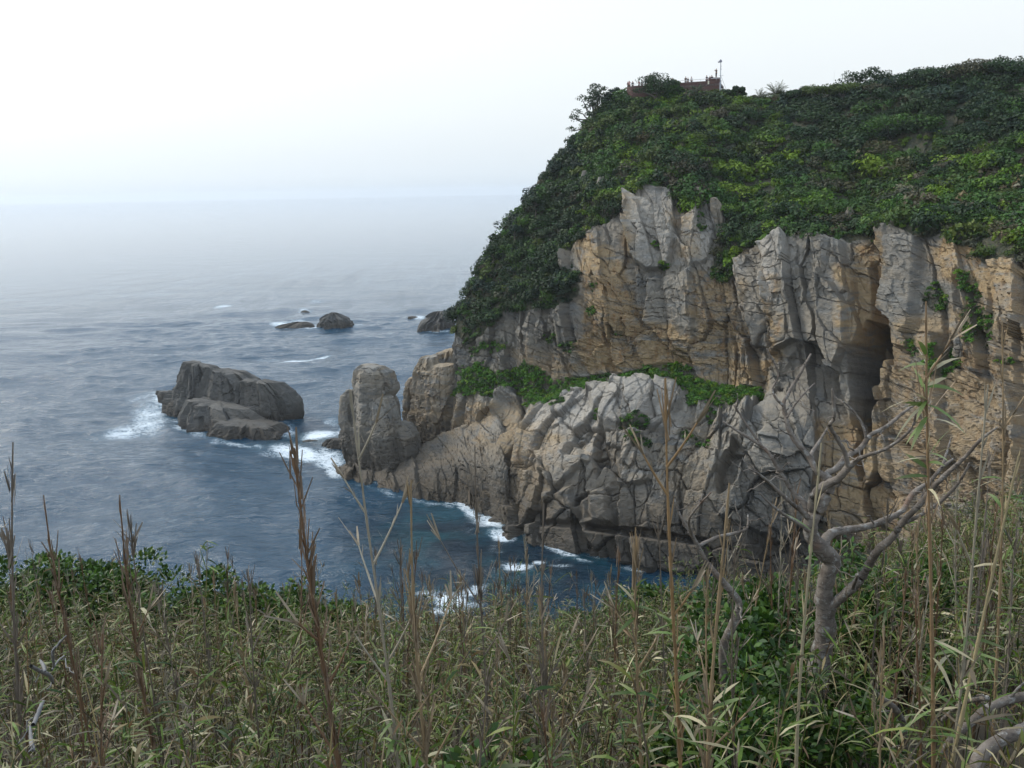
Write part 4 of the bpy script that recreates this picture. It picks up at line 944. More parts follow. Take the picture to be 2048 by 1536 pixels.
def skin_mesh(name, verts, edges, radii, mat, parent, root=0, sub=2):
    me = bpy.data.meshes.new(name); me.from_pydata(verts, edges, []); me.materials.append(mat)
    o = link(name, me, parent); md = o.modifiers.new('Skin', 'SKIN'); md.use_smooth_shade = True
    for i, r in enumerate(radii):
        sv = me.skin_vertices[0].data[i]; sv.radius = r if isinstance(r, tuple) else (r, r); sv.use_root = (i == root)
    s2 = o.modifiers.new('Sub', 'SUBSURF'); s2.levels = sub; s2.render_levels = sub
    return o
CLOTH = {}
def cloth(c):
    if c not in CLOTH: CLOTH[c] = mat_plain('cloth_%d' % len(CLOTH), c, .85, 0, .12, 30)
    return CLOTH[c]
SKIN = mat_plain('skin', (.38, .22, .15), .6, 0, .06, 20); HAIR = mat_plain('hair', (.012, .01, .009), .5, 0, .2, 40)
def person(loc, h, face, shirt, pants, label, arms='down', lean=0.0, group='visitors on the viewing terrace'):
    """Body one skinned surface; shirt, trousers and hair are its children."""
    o = empty('person', tuple(loc), label, 'person', group); o.rotation_euler = (0, 0, face); s_ = h / 1.7
    def P(x, y, z): return (x * s_, (y - lean * max(0, z - .9)) * s_, z * s_)
    sh = {'down': [((.23, 0, 1.12), (.25, -.06, .86), (.25, -.09, .77)), ((-.23, 0, 1.12), (-.25, -.06, .86), (-.25, -.09, .77))],
          'rail': [((.25, -.12, 1.14), (.17, -.38, 1.04), (.15, -.46, 1.02)), ((-.25, -.12, 1.14), (-.17, -.38, 1.04), (-.15, -.46, 1.02))],
          'up': [((.29, -.1, 1.26), (.16, -.24, 1.52), (.12, -.27, 1.60)), ((-.28, -.12, 1.2), (-.34, -.26, 1.42), (-.36, -.3, 1.54))],
          'look': [((.3, -.14, 1.28), (.12, -.24, 1.5), (.07, -.25, 1.56)), ((-.3, -.14, 1.28), (-.12, -.24, 1.5), (-.07, -.25, 1.56))]}[arms]
    V = [P(0, 0, .95), P(0, .01, 1.12), P(0, .01, 1.36), P(0, -.005, 1.46), P(0, -.02, 1.53), P(0, -.03, 1.6), P(0, -.02, 1.68)]
    R = [.13, .125, .135, .055, .075, .092, .06]; E = [(0, 1), (1, 2), (2, 3), (3, 4), (4, 5), (5, 6)]
    for k, sg in enumerate((1, -1)):
        i = len(V); V += [P(sg * .17, 0, 1.39)] + [P(*q) for q in sh[k]]; R += [.06, .045, .033, .04]; E += [(2, i), (i, i + 1), (i + 1, i + 2), (i + 2, i + 3)]
    for sg in (1, -1):
        i = len(V); V += [P(sg * .09, 0, .86), P(sg * .1, -.01, .48), P(sg * .1, .02, .1), P(sg * .1, -.1, .04)]; R += [.09, .062, .042, .04]; E += [(0, i), (i, i + 1), (i + 1, i + 2), (i + 2, i + 3)]
    skin_mesh('body', V, E, [r * s_ for r in R], SKIN, o, 0)
    v = [P(0, 0, .93), P(0, .01, 1.14), P(0, .01, 1.36)]; e = [(0, 1), (1, 2)]; r = [.155, .145, .15]
    for k, sg in enumerate((1, -1)):
        q = np.array(sh[k][0]) * .9 + np.array(sh[k][1]) * .1
        i = len(v); v += [P(sg * .17, 0, 1.39), P(*q)]; r += [.075, .06]; e += [(2, i), (i, i + 1)]
    skin_mesh('shirt', v, e, [a * s_ for a in r], cloth(shirt), o)
    v = [P(0, 0, .96)]; e = []; r = [.145]
    for sg in (1, -1):
        i = len(v); v += [P(sg * .09, 0, .85), P(sg * .1, -.01, .48), P(sg * .1, .02, .1)]; r += [.1, .075, .06]; e += [(0, i), (i, i + 1), (i + 1, i + 2)]
    skin_mesh('trousers', v, e, [a * s_ for a in r], cloth(pants), o)
    skin_mesh('hair', [P(0, .035, 1.57), P(0, .03, 1.65), P(0, -.035, 1.69)], [(0, 1), (1, 2)], [.085 * s_, .1 * s_, .07 * s_], HAIR, o)
    return o
def on_deck(px, back=.75):
    """A standing point on the terrace floor under a picture column."""
    best = min(np.linspace(.4, Lw - .3, 400), key=lambda x: abs(proj((org + np.array([0, 0, zt]) + ex * x + ey * back)[None])[0][0] - px))
    return org + ex * best + ey * back + np.array([0, 0, zt - 2.6 + topz(best) - .62])
BLK, NAVY, PINK, WHT, GRY, RED = (.014, .013, .016), (.02, .024, .045), (.55, .3, .28), (.62, .58, .56), (.12, .12, .13), (.3, .07, .06)
FC = 0.2
for (px, back, h, shirt, pants, lab, arms, lean) in (
 (1247, 2.3, 1.62, PINK, GRY, 'person in a pale pink top at the rounded seaward end of the terrace', 'rail', .1),
 (1250, 2.9, 1.55, WHT, NAVY, 'person in a white top half hidden behind the pink one at the rounded end', 'down', 0),
 (1255, 1.2, 1.66, GRY, BLK, 'person in grey beside the leaning one at the seaward end', 'rail', .1),
 (1258.5, 1.0, 1.78, PINK, BLK, 'person in pink leaning out with an arm raised at the seaward end', 'up', .15),
 (1265.5, .9, 1.68, BLK, BLK, 'person all in black standing alone right of the leaning one', 'down', 0),
 (1278, .9, 1.66, RED, BLK, 'person in a dark red top next to the dark tree, left of the white shirt', 'rail', .1),
 (1284, 1.0, 1.74, WHT, NAVY, 'person in a white shirt just left of the dark tree before the wall', 'down', 0),
 (1291, .9, 1.74, NAVY, BLK, 'person in navy partly behind the left edge of the dark tree', 'down', 0),
 (1296, .9, 1.76, BLK, BLK, 'person in black closest to the left edge of the dark tree', 'rail', .08),
 (1335, .8, 1.72, GRY, BLK, 'person in grey showing only a head right of the dark tree', 'down', 0),
 (1344, .8, 1.8, WHT, GRY, 'person with a light top behind the small green tree', 'down', 0),
 (1371, .8, 1.82, BLK, BLK, 'taller dark-clad person of the pair at the middle of the rail', 'rail', .08),
 (1376, .85, 1.6, BLK, BLK, 'shorter dark-clad person of the pair at the middle of the rail', 'down', 0),
 (1382.5, .8, 1.74, WHT, GRY, 'person in a pale pinkish top right of the dark pair', 'down', 0),
 (1413, .8, 1.78, NAVY, BLK, 'person in navy above the cream notice board', 'rail', .08),
 (1419.5, .8, 1.64, GRY, BLK, 'shorter person in grey between the navy one and the corner plinth', 'down', 0),
 (1423.5, 1.4, 1.84, NAVY, BLK, 'person in dark blue close against the corner plinth', 'down', 0)):
    person(on_deck(px, back), h, FC + RNG.uniform(-.5, .5), shirt, pants, lab, arms, lean)
pp = org + ex * (Lw - 1.1) + ey * 1.1 + np.array([0, 0, zt - 2.6 + topz(Lw) + .6])
person(pp, 1.75, -.9, BLK, BLK, 'person in black standing up on the corner plinth, arms raised to the face', 'look', 0, None)

# ------------------------------------------------------------------ near headland with bamboo grass
def ground_z(x, y):
    yy = np.maximum(y, 0)
    z = 53.25 - .42 * np.minimum(yy, 12.5) - 2.3 * np.maximum(yy - 12.5, 0)
    z = z + .26 * np.clip(x - .6, 0, 5) * sstep(1, 4, yy) + .10 * np.clip(-x - 3, 0, 4) * sstep(6, 10, yy) * .6
    z = z + .12 * fbm(x * .5, y * .5, 801, 3)
    return np.maximum(z, -4 - .02 * np.abs(x))
gx, gy = np.meshgrid(np.r_[np.linspace(-60, -14, 24)[:-1], np.linspace(-14, 14, 150), np.linspace(14, 60, 24)[1:]], np.r_[np.linspace(-30, -1, 15)[:-1], np.linspace(-1, 16, 110), np.linspace(16, 60, 40)[1:]], indexing='ij')
gm = mat_plain('leaf_litter', (.035, .028, .017), 1.0, 0, .6, 5.0)
me = mesh_np('ground', np.stack([gx, gy, ground_z(gx, gy)], -1), grid_quads(*gx.shape), gm, True)
tag(link('ground', me), 'dark littered slope of the near headland', None, None, 'structure')

def canopy_limit(px):
    return np.interp(px, [-300, 0, 250, 450, 700, 1000, 1250, 1340, 1480, 1700, 1850, 2048, 2400], [1205, 1205, 1225, 1250, 1230, 1245, 1240, 1215, 1205, 1215, 1090, 1030, 980])
def fit_height(x, y, h, slack):
    """Wind-clipped: how tall growth at (x, y) may stand."""
    lim = []
    for xi, yi, s_ in zip(x, y, slack):
        px = CX + F_PX * xi / (yi * cos(PITCH) + 1e-6) * .93
        d = ray(px, canopy_limit(px) - s_); lim.append(EYE[2] + d[2] / d[1] * yi)
    return np.minimum(h, np.array(lim) - ground_z(x, y))

GCOL = np.array([(.195, .150, .068), (.085, .067, .042), (.075, .125, .012), (.026, .056, .009), (.38, .335, .20), (.115, .135, .022), (.12, .070, .030)])
def gpick(n, p): return GCOL[RNG.choice(len(GCOL), n, p=p)] * RNG.uniform(.75, 1.25, (n, 1))
NG = 1500 if QUICK else 6200
yv = np.sqrt(RNG.uniform(1.5 ** 2, 13.6 ** 2, NG)); xv = RNG.uniform(-1, 1, NG) * (.68 * yv + 1.2)
clump = vnoise(xv * 1.1, yv * 1.1, 811) ; keep = RNG.random(NG) < .45 + .75 * clump
xv, yv = xv[keep], yv[keep]; NG = len(xv)
hv = RNG.normal(1.1, .22, NG) * (.8 + .4 * vnoise(xv * .8, yv * .8, 812)); slack = np.where(RNG.random(NG) < .2, RNG.uniform(20, 90, NG), RNG.normal(0, 22, NG)) + 60 * fbm(xv * 1.1, yv * .8, 821, 3)
hv = fit_height(xv, yv, hv, slack); ok = hv > .25; xv, yv, hv = xv[ok], yv[ok], hv[ok]; NG = len(xv)
gz = ground_z(xv, yv); B0 = np.stack([xv, yv, gz], -1); lean = RNG.normal(size=(NG, 2)) * .2 + np.array([.03, 0])
K = 6; t = np.linspace(0, 1, K)
SP = B0[:, None] + np.concatenate([lean[:, None] * (t ** 1.5)[None, :, None] * hv[:, None, None], (t[None] * hv[:, None])[..., None]], -1)
def along(f):
    k = np.clip((f * (K - 1)).astype(int), 0, K - 2); u_ = f * (K - 1) - k; i = np.arange(len(f))
    return k, u_
buf = Buf()
tubes(buf, SP, np.linspace(.0034, .0014, K)[None] * RNG.uniform(.8, 1.3, (NG, 1)), gpick(NG, [.2, .38, .14, .08, .0, .12, .08]), 3)
green = np.clip(.64 + 1.1 * (vnoise(xv * .9 + 3, yv * .9, 815) - .5) + .25 * sstep(0, 2.5, xv), .08, .8)
for rep in range(34):                                   # blades
    f = RNG.uniform(.30, 1.0, NG) ** .8; k, u_ = along(f); i = np.arange(NG)
    p = SP[i, k] * (1 - u_[:, None]) + SP[i, k + 1] * u_[:, None]
    a = RNG.random(NG) * 6.28; e = RNG.normal(.55, .45, NG); d = np.stack([np.cos(a) * np.cos(e), np.sin(a) * np.cos(e), np.sin(e)], -1)
    isg = RNG.random(NG) < green
    cg = gpick(NG, [.0, .0, .5, .28, .0, .22, 0]); cd_ = gpick(NG, [.32, .40, 0, 0, .09, .04, .15])
    colr = np.where(isg[:, None], cg, cd_); tip = np.where((RNG.random(NG) < .4)[:, None], np.array((.27, .23, .14)), colr)
    leaves(buf, p, d, RNG.uniform(.045, .145, NG), RNG.uniform(.005, .0135, NG), RNG.uniform(0, .7, NG), colr, 3, tipcol=tip)
for rep in range(6):                                    # fine dry twigs and sheaths standing up along the stems
    f = RNG.uniform(.35, 1.0, NG); k, u_ = along(f); i = np.arange(NG); p = SP[i, k] * (1 - u_[:, None]) + SP[i, k + 1] * u_[:, None]
    d = RNG.normal(size=(NG, 3)) * .26 + np.array([0, 0, 1.0])
    leaves(buf, p, d, RNG.uniform(.06, .2, NG), RNG.uniform(.0025, .005, NG), RNG.uniform(-.1, .15, NG), gpick(NG, [.25, .52, .0, .0, .08, .0, .15]), 1, parallel=True)
nd_ = 650; k_ = RNG.integers(0, NG, nd_); d = unit(np.stack([RNG.normal(size=nd_), RNG.normal(size=nd_) * .6, RNG.uniform(.15, 1.4, nd_)], -1)); L_ = np.minimum(RNG.uniform(.25, .7, nd_), hv[k_])
b0_ = SP[k_, 1] ; tt_ = np.linspace(0, 1, 4)
tubes(buf, b0_[:, None] + d[:, None] * (tt_[None] * L_[:, None])[..., None] + RNG.normal(size=(nd_, 4, 3)) * .008, np.linspace(.0042, .002, 4)[None] * RNG.uniform(.7, 1.3, (nd_, 1)), gpick(nd_, [.45, .25, .0, .0, .15, .0, .15]), 4)
me = buf.mesh('bamboo_grass', M_GRASS)
tag(link('bamboo_grass', me), 'dense half-dead dwarf bamboo grass covering the near slope', None, None, 'stuff')

# broad-leaved bushes
def shrub(px, py, Y, wid, hgt, n, label, cols, leaf=.03, lobes=14, group='broad-leaved shrubs in the near growth'):
    top = at(px, py, Y); x, y = top[0], top[1]; g = float(ground_z(np.array(x), np.array(y))); h = max(top[2] - g, .4)
    rng = np.random.default_rng(int(px + py)); o = empty('shrub', (x, y, g), label, 'shrub', group)
    hg = min(hgt, h * .95)
    lc = np.stack([rng.uniform(-.5, .5, lobes) * wid, rng.uniform(-.35, .35, lobes) * wid, h - hg * rng.uniform(.18, .9, lobes)], -1)
    lc[:, 2] -= (lc[:, 0] / wid) ** 2 * hg * 1.2 * rng.uniform(.3, 1, lobes); lr = rng.uniform(.14, .26, lobes) * min(wid, 1.3)
    tb = Buf()
    for c in lc: tubes(tb, blend_limb(np.array([rng.normal() * .05, rng.normal() * .05, -.1]), c, 6, .05, rng)[None], np.linspace(.014, .005, 6)[None], np.array((.11, .09, .07)))
    k = rng.integers(0, lobes, n); dr = unit(rng.normal(size=(n, 3)) + np.array([0, -.1, .25])); c = lc[k] + dr * (lr[k] * rng.uniform(.45, 1.05, n) ** .6)[:, None]
    fb = Buf(); ld = unit(dr * .8 + rng.normal(size=(n, 3)) * .6 + np.array([0, 0, .35]))
    cc = np.array(cols)[rng.integers(0, len(cols), n)] * rng.uniform(.7, 1.3, (n, 1))
    leaves(fb, c, ld, rng.uniform(.7, 1.3, n) * leaf * 1.7, rng.uniform(.8, 1.2, n) * leaf, .2, cc, 3, rng=rng)
    link('stems', tb.mesh('shrub_stems', M_CANE), o); link('foliage', fb.mesh('shrub_foliage', M_GRASS), o)
G1 = [(.030, .072, .012), (.045, .100, .014), (.022, .052, .011), (.065, .125, .016)]; G2 = [(.048, .100, .014), (.032, .070, .012), (.075, .130, .016), (.026, .052, .012)]
q = .4 if QUICK else 1.0
shrub(1580, 1105, 5.6, .95, 1.0, int(4200 * q), 'dark green glossy shrub filling the gap left of the bare trunk', G1)
shrub(1745, 1085, 5.8, .85, 1.0, int(3600 * q), 'dark green shrub behind the fork of the bare tree', G1)
shrub(1500, 1215, 4.6, .6, .8, int(2600 * q), 'dark shrub around the foot of the smaller dead trunk', G1)
shrub(1640, 1260, 4.9, .8, .9, int(3000 * q), 'deep green shrub low behind the bare trunk', G1)
shrub(1850, 1130, 5.4, .7, .8, int(2600 * q), 'dark green shrub beyond the long bare limb', G1)
shrub(1400, 1370, 3.6, .5, .6, int(1500 * q), 'low round-leaved green shrub under the tan canes', G2, .028)
shrub(1665, 1335, 3.7, .55, .6, int(1500 * q), 'leafy green shrub hiding the lower trunk of the bare tree', G2, .026)
shrub(1545, 1330, 3.6, .5, .6, int(1400 * q), 'leafy green shrub between the two bare trunks, low in the grass', G1, .026)
shrub(1010, 1450, 3.0, .6, .5, int(420 * q), 'small bright green shrub at the bottom of the grass', G2, .03)
for (px, py, wid, lab) in ((60, 1118, 2.2, 'green shrub on the brink, at the far end of the row away from the bay'), (215, 1136, 2.2, 'green shrub on the brink between the tall leaning stalks'),
                           (360, 1150, 2.2, 'rounded bright green shrub on the brink below the islet'), (490, 1158, 1.5, 'small bright shrub ending the brink row nearest the bay'),
                           (660, 1205, 1.0, 'low bright green shrub on the brink behind the rusty stalk'), (1260, 1228, 1.6, 'yellow-green shrub on the brink below the dark cove')):
    shrub(px, py, 10.6, wid, 1.0, int(6500 * q), lab, G2, .046, 30)

# tall stalks: (top px, top py, foot px, Y, stem colour, brooms [(fraction, length, count, spread)], forks [(fraction, length, side)], green blades [(fraction, count)], radius)
RUST, TAN, PALE, GREYB2 = (.17, .10, .055), (.30, .215, .12), (.33, .29, .215), (.165, .135, .105)
def stalk(name, top, foot, Y, stemc, brooms, forks, greens, rad, label, group=None, seed=0, bend=.03):
    rng = np.random.default_rng(seed + int(top[0] * 13 + top[1])); tp = at(top[0], top[1], Y); fx = at(foot, 1480, Y)[0]
    by_ = Y + rng.uniform(-.1, .1); g = float(ground_z(np.array(fx), np.array(by_))); base = np.array([fx, by_, g]); top3 = tp - base
    o = empty(name, tuple(base), label, 'bamboo stalk', group)
    n = 22; t = np.linspace(0, 1, n); path = top3[None] * t[:, None]; path[:, 0] += bend * np.sin(t * pi * 1.3 + rng.random() * 3) * t; path[:, 1] += bend * np.sin(t * 4 + 1) * t
    H = np.linalg.norm(top3); r = rad * (1 - .72 * t); r[2::3] *= 1.35
    sb, lb = Buf(), Buf(); hb = sb
    rad *= 1.25; r = r * 1.25; stemc = tuple(.8 * k for k in stemc)
    tubes(sb, path[None], r[None], np.array(stemc), 6)
    pt = lambda f: np.array([np.interp(f, t, path[:, k]) for k in range(3)])
    tang = unit(top3)
    for f in np.arange(.18, .98, .055):                      # clasping sheaths at the nodes
        m = int(rng.integers(1, 4)); leaves(hb, np.repeat(pt(f)[None], m, 0), tang + rng.normal(size=(m, 3)) * .10, rng.uniform(.05, .13, m), rng.uniform(.004, .009, m), 0, np.array(stemc) * rng.uniform(.8, 1.5, (m, 1)), 2, rng=rng)
    for (f, L, cnt, sp) in brooms:
        b0 = pt(f) + rng.normal(size=(cnt, 3)) * .006 + tang * rng.uniform(-.05, .05, (cnt, 1)); dd = tang + rng.normal(size=(cnt, 3)) * sp
        c = np.array(stemc) * rng.uniform(.7, 1.5, (cnt, 1)) * .6 + np.array((.2, .165, .125)) * rng.uniform(.6, 1.2, (cnt, 1)) * .45
        leaves(hb, b0, dd, L * rng.uniform(.5, 1.15, cnt), rng.uniform(.0035, .0085, cnt), rng.uniform(-.15, .1, cnt), c, 2, rng=rng, parallel=True)
    for (f, L, side) in forks:
        b0 = pt(f); d = unit(tang + np.array([side * .62, rng.normal() * .3, 0])); tt = np.linspace(0, 1, 6)[:, None]; br_ = b0 + d * tt * L; br_[:, 2] += .12 * L * tt[:, 0] ** 2
        tubes(sb, br_[None], np.linspace(rad * .55, rad * .3, 6)[None], np.array(stemc) * 1.1, 5)
        m = int(rng.integers(3, 6)); dd = d + np.array([0, 0, .2]) + rng.normal(size=(m, 3)) * .28
        leaves(hb, np.repeat(br_[-1][None], m, 0), dd, rng.uniform(.05, .12, m), rng.uniform(.005, .009, m), 0, np.array((.26, .21, .145)) * rng.uniform(.7, 1.3, (m, 1)), 2, rng=rng, parallel=True)
        m = 3; leaves(hb, br_[[2, 3, 4]], d + rng.normal(size=(m, 3)) * .5, .05, .004, 0, np.array((.25, .2, .14)), 2, rng=rng)
    for (f, cnt) in greens:
        b0 = pt(f) + tang * rng.uniform(-.09, .09, (cnt, 1)); dd = unit(rng.normal(size=(cnt, 3)) * np.array([1, .8, .45]) + np.array([0, 0, .35]))
        c = np.where(rng.random((cnt, 1)) < .62, np.array((.08, .135, .028)), np.array((.35, .31, .19))) * rng.uniform(.7, 1.35, (cnt, 1))
        leaves(lb, b0, dd, rng.uniform(.07, .17, cnt), rng.uniform(.009, .017, cnt), rng.uniform(.1, .6, cnt), c, 4, rng=rng, tipcol=c * .6 + np.array((.38, .33, .2)) * .4)
    link('stem', sb.mesh('stalk_stem', M_CANE, True), o)
    if lb.n: link('leaves', lb.mesh('stalk_leaves', M_GRASS), o)
    STALK_H[o.name] = float(top3[2]); return o
STALK_H = {}
BN = lambda lo, hi, k, L, c, s_: [(f, L, c, s_) for f in np.linspace(lo, hi, k)]
STALKS = [
 ((612, 893), 690, 2.5, RUST, BN(.5, .97, 13, .11, 7, .2), [(.62, .16, 1), (.7, .1, -1), (.5, .18, -1)], [(.42, 6), (.3, 6)], .0075, 'tallest rusty-brown stalk, bristling with sheaths, in front of the gap between islet and stack'),
 ((724, 775), 805, 2.7, PALE, [(.42, .14, 10, .2), (.3, .14, 10, .2)], [(.9, .13, 1), (.82, .12, -1), (.74, .2, 1), (.68, .2, -1), (.58, .22, 1), (.55, .2, -1)], [(.45, 16), (.36, 12)], .0062, 'pale forked stalk with bare candelabra twigs crossing the stone stack'),
 ((822, 955), 872, 2.7, TAN, [(.72, .15, 22, .14), (.62, .13, 18, .2), (.5, .16, 18, .2)], [(.64, .26, 1), (.5, .24, -1), (.46, .26, 1)], [(.5, 8)], .0068, 'tan stalk with a broom-like tuft over the mouth of the cove'),
 ((965, 885), 968, 3.1, GREYB2, [(.72, .15, 20, .16), (.86, .1, 8, .15), (.4, .14, 12, .2)], [(.7, .28, -1), (.6, .16, 1)], [], .0052, 'thin grey stalk with one wispy tuft in front of the long rock spit'),
 ((1098, 1000), 1082, 3.1, GREYB2, [(.6, .16, 22, .24), (.48, .16, 18, .24), (.75, .1, 10, .2)], [(.55, .28, 1), (.5, .28, -1), (.6, .2, 1), (.42, .3, 1)], [(.4, 12)], .0055, 'spreading grey-brown stalk standing before the surf of the cove'),
 ((1283, 1048), 1292, 2.8, TAN, [(.9, .14, 10, .1), (.78, .12, 10, .14), (.6, .12, 8, .2)], [(.7, .16, 1), (.76, .14, -1)], [(.86, 8), (.7, 8), (.55, 6)], .0062, 'tan stalk with green blades at the edge of the dark cove'),
 ((1345, 752), 1392, 2.55, (.30, .19, .09), [(.93, .15, 8, .12), (.72, .12, 7, .16), (.6, .12, 7, .16), (.45, .12, 8, .2)], [(.88, .16, 1), (.84, .14, -1), (.66, .1, 1)], [(.62, 8), (.52, 9), (.42, 9), (.33, 8)], .007, 'tall orange-tan stalk with a V-shaped tip crossing the pale slabs'),
 ((1440, 960), 1425, 2.35, TAN, [(.5, .17, 16, .2), (.62, .14, 10, .2)], [(.56, .18, 1)], [(.6, 8), (.48, 10), (.36, 10)], .0068, 'leafy tan stalk with a pale bare tip left of the small dead trunk'),
 ((1862, 600), 1885, 2.7, (.26, .17, .09), [(.86, .14, 9, .16), (.7, .12, 8, .2)], [(.9, .12, 1)], [(.9, 12), (.84, 12), (.78, 9), (.5, 8), (.4, 9)], .0068, 'tallest stalk on the bay side, with a leafy green top before the brown wall'),
 ((1985, 765), 1915, 2.8, PALE, [(.5, .12, 6, .2)], [(.7, .14, -1)], [(.55, 8), (.45, 8)], .0062, 'straight pale cane leaning away from the bare tree'),
 ((2046, 905), 1838, 2.6, (.36, .29, .16), [], [], [(.25, 6)], .0068, 'smooth straw-coloured cane slanting steeply across the shadowed wall'),
 ((1622, 880), 1636, 2.35, (.36, .31, .2), [(.3, .13, 6, .2)], [], [(.83, 2), (.25, 8)], .0058, 'pale straight cane passing in front of the bare trunk'),
 ((2010, 640), 1990, 3.2, TAN, [(.8, .12, 8, .2), (.6, .12, 8, .2)], [(.82, .14, 1)], [(.7, 8), (.55, 8)], .0055, 'thin tan stalk against the rubbly wall at the border of the view'),
 ((26, 880), 18, 3.0, GREYB2, [(.9, .1, 7, .16), (.78, .13, 9, .2), (.66, .13, 11, .25), (.5, .15, 14, .25), (.38, .15, 14, .25)], [(.8, .12, -1)], [(.4, 10)], .0062, 'tall ragged grey stalk over open water at the border farthest from the cliff'),
 ((104, 985), 172, 3.3, RUST, BN(.6, .85, 6, .11, 8, .14), [], [], .0055, 'slender rusty stalk leaning toward the ragged grey one'),
 ((238, 985), 312, 3.2, RUST, BN(.45, .85, 8, .13, 9, .2), [(.7, .12, 1)], [(.4, 8)], .0055, 'rusty stalk in front of open water below the islet, leaning seaward'),
 ((276, 1025), 300, 3.6, GREYB2, [(.93, .12, 18, .3), (.5, .13, 10, .2)], [], [(.75, 6)], .0045, 'thin stalk topped by a brush-shaped olive tuft'),
]
for a in STALKS: stalk('bamboo_stalk', *a, 'bamboo stalks standing above the grass', 5)
# the many thin stalks nothing tells apart: a few patterns, copied with their parts
protos = []
for k in range(7):
    br_ = BN(.4, .95, int(RNG.integers(3, 7)), .13, 8, .2); fk = [(RNG.uniform(.5, .85), .15, 1 if RNG.random() < .5 else -1) for _ in range(int(RNG.integers(0, 3)))]
    protos.append(stalk('bamboo_stalk', (1000 + 20 * k, 1060), 1000 + 22 * k, 4.0, [RUST, GREYB2, TAN, PALE, GREYB2, TAN, RUST][k], br_, fk, [(.5, 8), (.35, 8)] if k % 2 else [(.4, 5)], .0055,
                        'thin dry stalk rising a little above the bamboo grass', 'thin dry stalks in the bamboo grass', 50 + k))
def copy_thing(o):
    c = o.copy(); COL.objects.link(c)
    for ch in o.children:
        d = ch.copy(); COL.objects.link(d); d.parent = c
    return c
proto_h = 0
def place_stalk(k, px, py, Y, c):
    tp = at(px, py, Y); x = tp[0]; g = float(ground_z(np.array(x), np.array(Y))); h = tp[2] - g
    ph = STALK_H[protos[k].name]; s_ = max(.15, h / ph)
    c.location = (x, Y, g); c.scale = (min(1.0, .55 + .45 * s_),) * 2 + (s_,); c.rotation_euler = (RNG.normal() * .04, RNG.normal() * .06, RNG.random() * 6.28)
PH = {}; spots = []
for i in range(48): spots.append((RNG.uniform(-30, 1330), RNG.uniform(1070, 1190), RNG.uniform(3.6, 10)))
for i in range(38): spots.append((RNG.uniform(1330, 2060), RNG.uniform(980, 1190), RNG.uniform(2.7, 6)))
for i in range(10): spots.append((RNG.uniform(1740, 2060), RNG.uniform(980, 1150), RNG.uniform(2.9, 5.5)))
for i in range(30): spots.append((RNG.uniform(560, 1330), RNG.uniform(1120, 1210), RNG.uniform(4, 11)))
for i in range(12): spots.append((RNG.uniform(0, 2048), RNG.uniform(1230, 1400), RNG.uniform(2.2, 4)))
used = set()
for i, (px, py, Y) in enumerate(spots):
    if 1540 < px < 1780: Y = max(Y, 4.8)
    if px > 1900: py = min(py, RNG.uniform(930, 1150))
    k = i % 7; c = protos[k] if k not in used else copy_thing(protos[k]); used.add(k); place_stalk(k, px, py, Y, c)

# ------------------------------------------------------------------ bare trees and dead wood
mbk, nt, b = newmat('lichened_bark'); T = NT(nt); p = T.pos()
n1 = T.noise(p, 9, 6, .65); n2 = T.noise(p, 28, 6, .7); rg = T.noise(T.pos((1, 1, 5)), 14, 5, .7, 1.0)
c = T.mix(T.ramp(n1, .35, .62), (.085, .067, .052), (.175, .148, .122)); c = T.mix(T.math('MULTIPLY', T.ramp(n2, .52, .66), .6), c, (.34, .335, .31))
c = T.mix(T.math('MULTIPLY', T.ramp(rg, .54, .64), .8), c, (.045, .036, .03)); c = T.mix(T.math('MULTIPLY', T.ramp(T.noise(p, 5, 4), .58, .72), .5), c, (.20, .11, .065))
T.l(c, b.inputs['Base Color']); b.inputs['Roughness'].default_value = .9
bp = T.n('ShaderNodeBump'); bp.inputs['Strength'].default_value = .8; bp.inputs['Distance'].default_value = .006; T.l(T.math('ADD', rg, n2), bp.inputs['Height']); T.l(bp.outputs[0], b.inputs['Normal'])
def limb(buf, pts, Y, base, dY=0.0, twigs=0, sides=10, seed=0):
    """pts: (px, py, width px).  Distance runs from Y to Y+dY along the limb."""
    rng = np.random.default_rng(seed + int(pts[0][0])); n = len(pts)
    Q = np.array([np.r_[at(a, b_, Y + dY * i / max(1, n - 1)) - base, w_ * (.5 if w_ > 26 else .42) * Y / F_PX] for i, (a, b_, w_) in enumerate(pts)])
    m = max(8, n * 5); C_ = catmull(Q, m); R = C_[:, 3] * (1 + .045 * rng.normal(size=m)); P_ = C_[:, :3] + rng.normal(size=(m, 3)) * R[:, None] * .06
    P_ = np.concatenate([P_, P_[-1:] + (P_[-1:] - P_[-2:-1]) * .15]); R = np.r_[R, R[-1] * .25]
    tubes(buf, P_[None], np.abs(R)[None], np.array((1, 1, 1)), sides)
    for k in range(twigs):
        i = int(rng.integers(m // 3, m - 1)); d = unit(P_[i] - P_[i - 1] + rng.normal(size=3) * .9); L = rng.uniform(.05, .16)
        q = P_[i] + d * np.linspace(0, 1, 6)[:, None] * L + rng.normal(size=(6, 3)) * .006; tubes(buf, q[None], np.linspace(max(R[i] * .4, .003), .0018, 6)[None], np.array((1, 1, 1)), 5)
YT = 4.3
bt = at(1640, 1640, YT); bt[2] = float(ground_z(np.array(bt[0]), np.array(bt[1]))) - .05
tr = empty('bare_tree', tuple(bt), 'leafless crooked tree with pale lichened bark rising from the bamboo grass', 'tree')
b_ = Buf()
limb(b_, [(1610, 1650, 56), (1622, 1450, 52), (1640, 1330, 46), (1650, 1270, 44), (1651, 1225, 42), (1647, 1187, 36), (1656, 1148, 35), (1663, 1122, 36), (1648, 1103, 38), (1630, 1085, 33), (1620, 1060, 30), (1626, 1030, 29), (1640, 1008, 28), (1654, 992, 26), (1661, 972, 24), (1656, 955, 22)], YT, bt, 0)
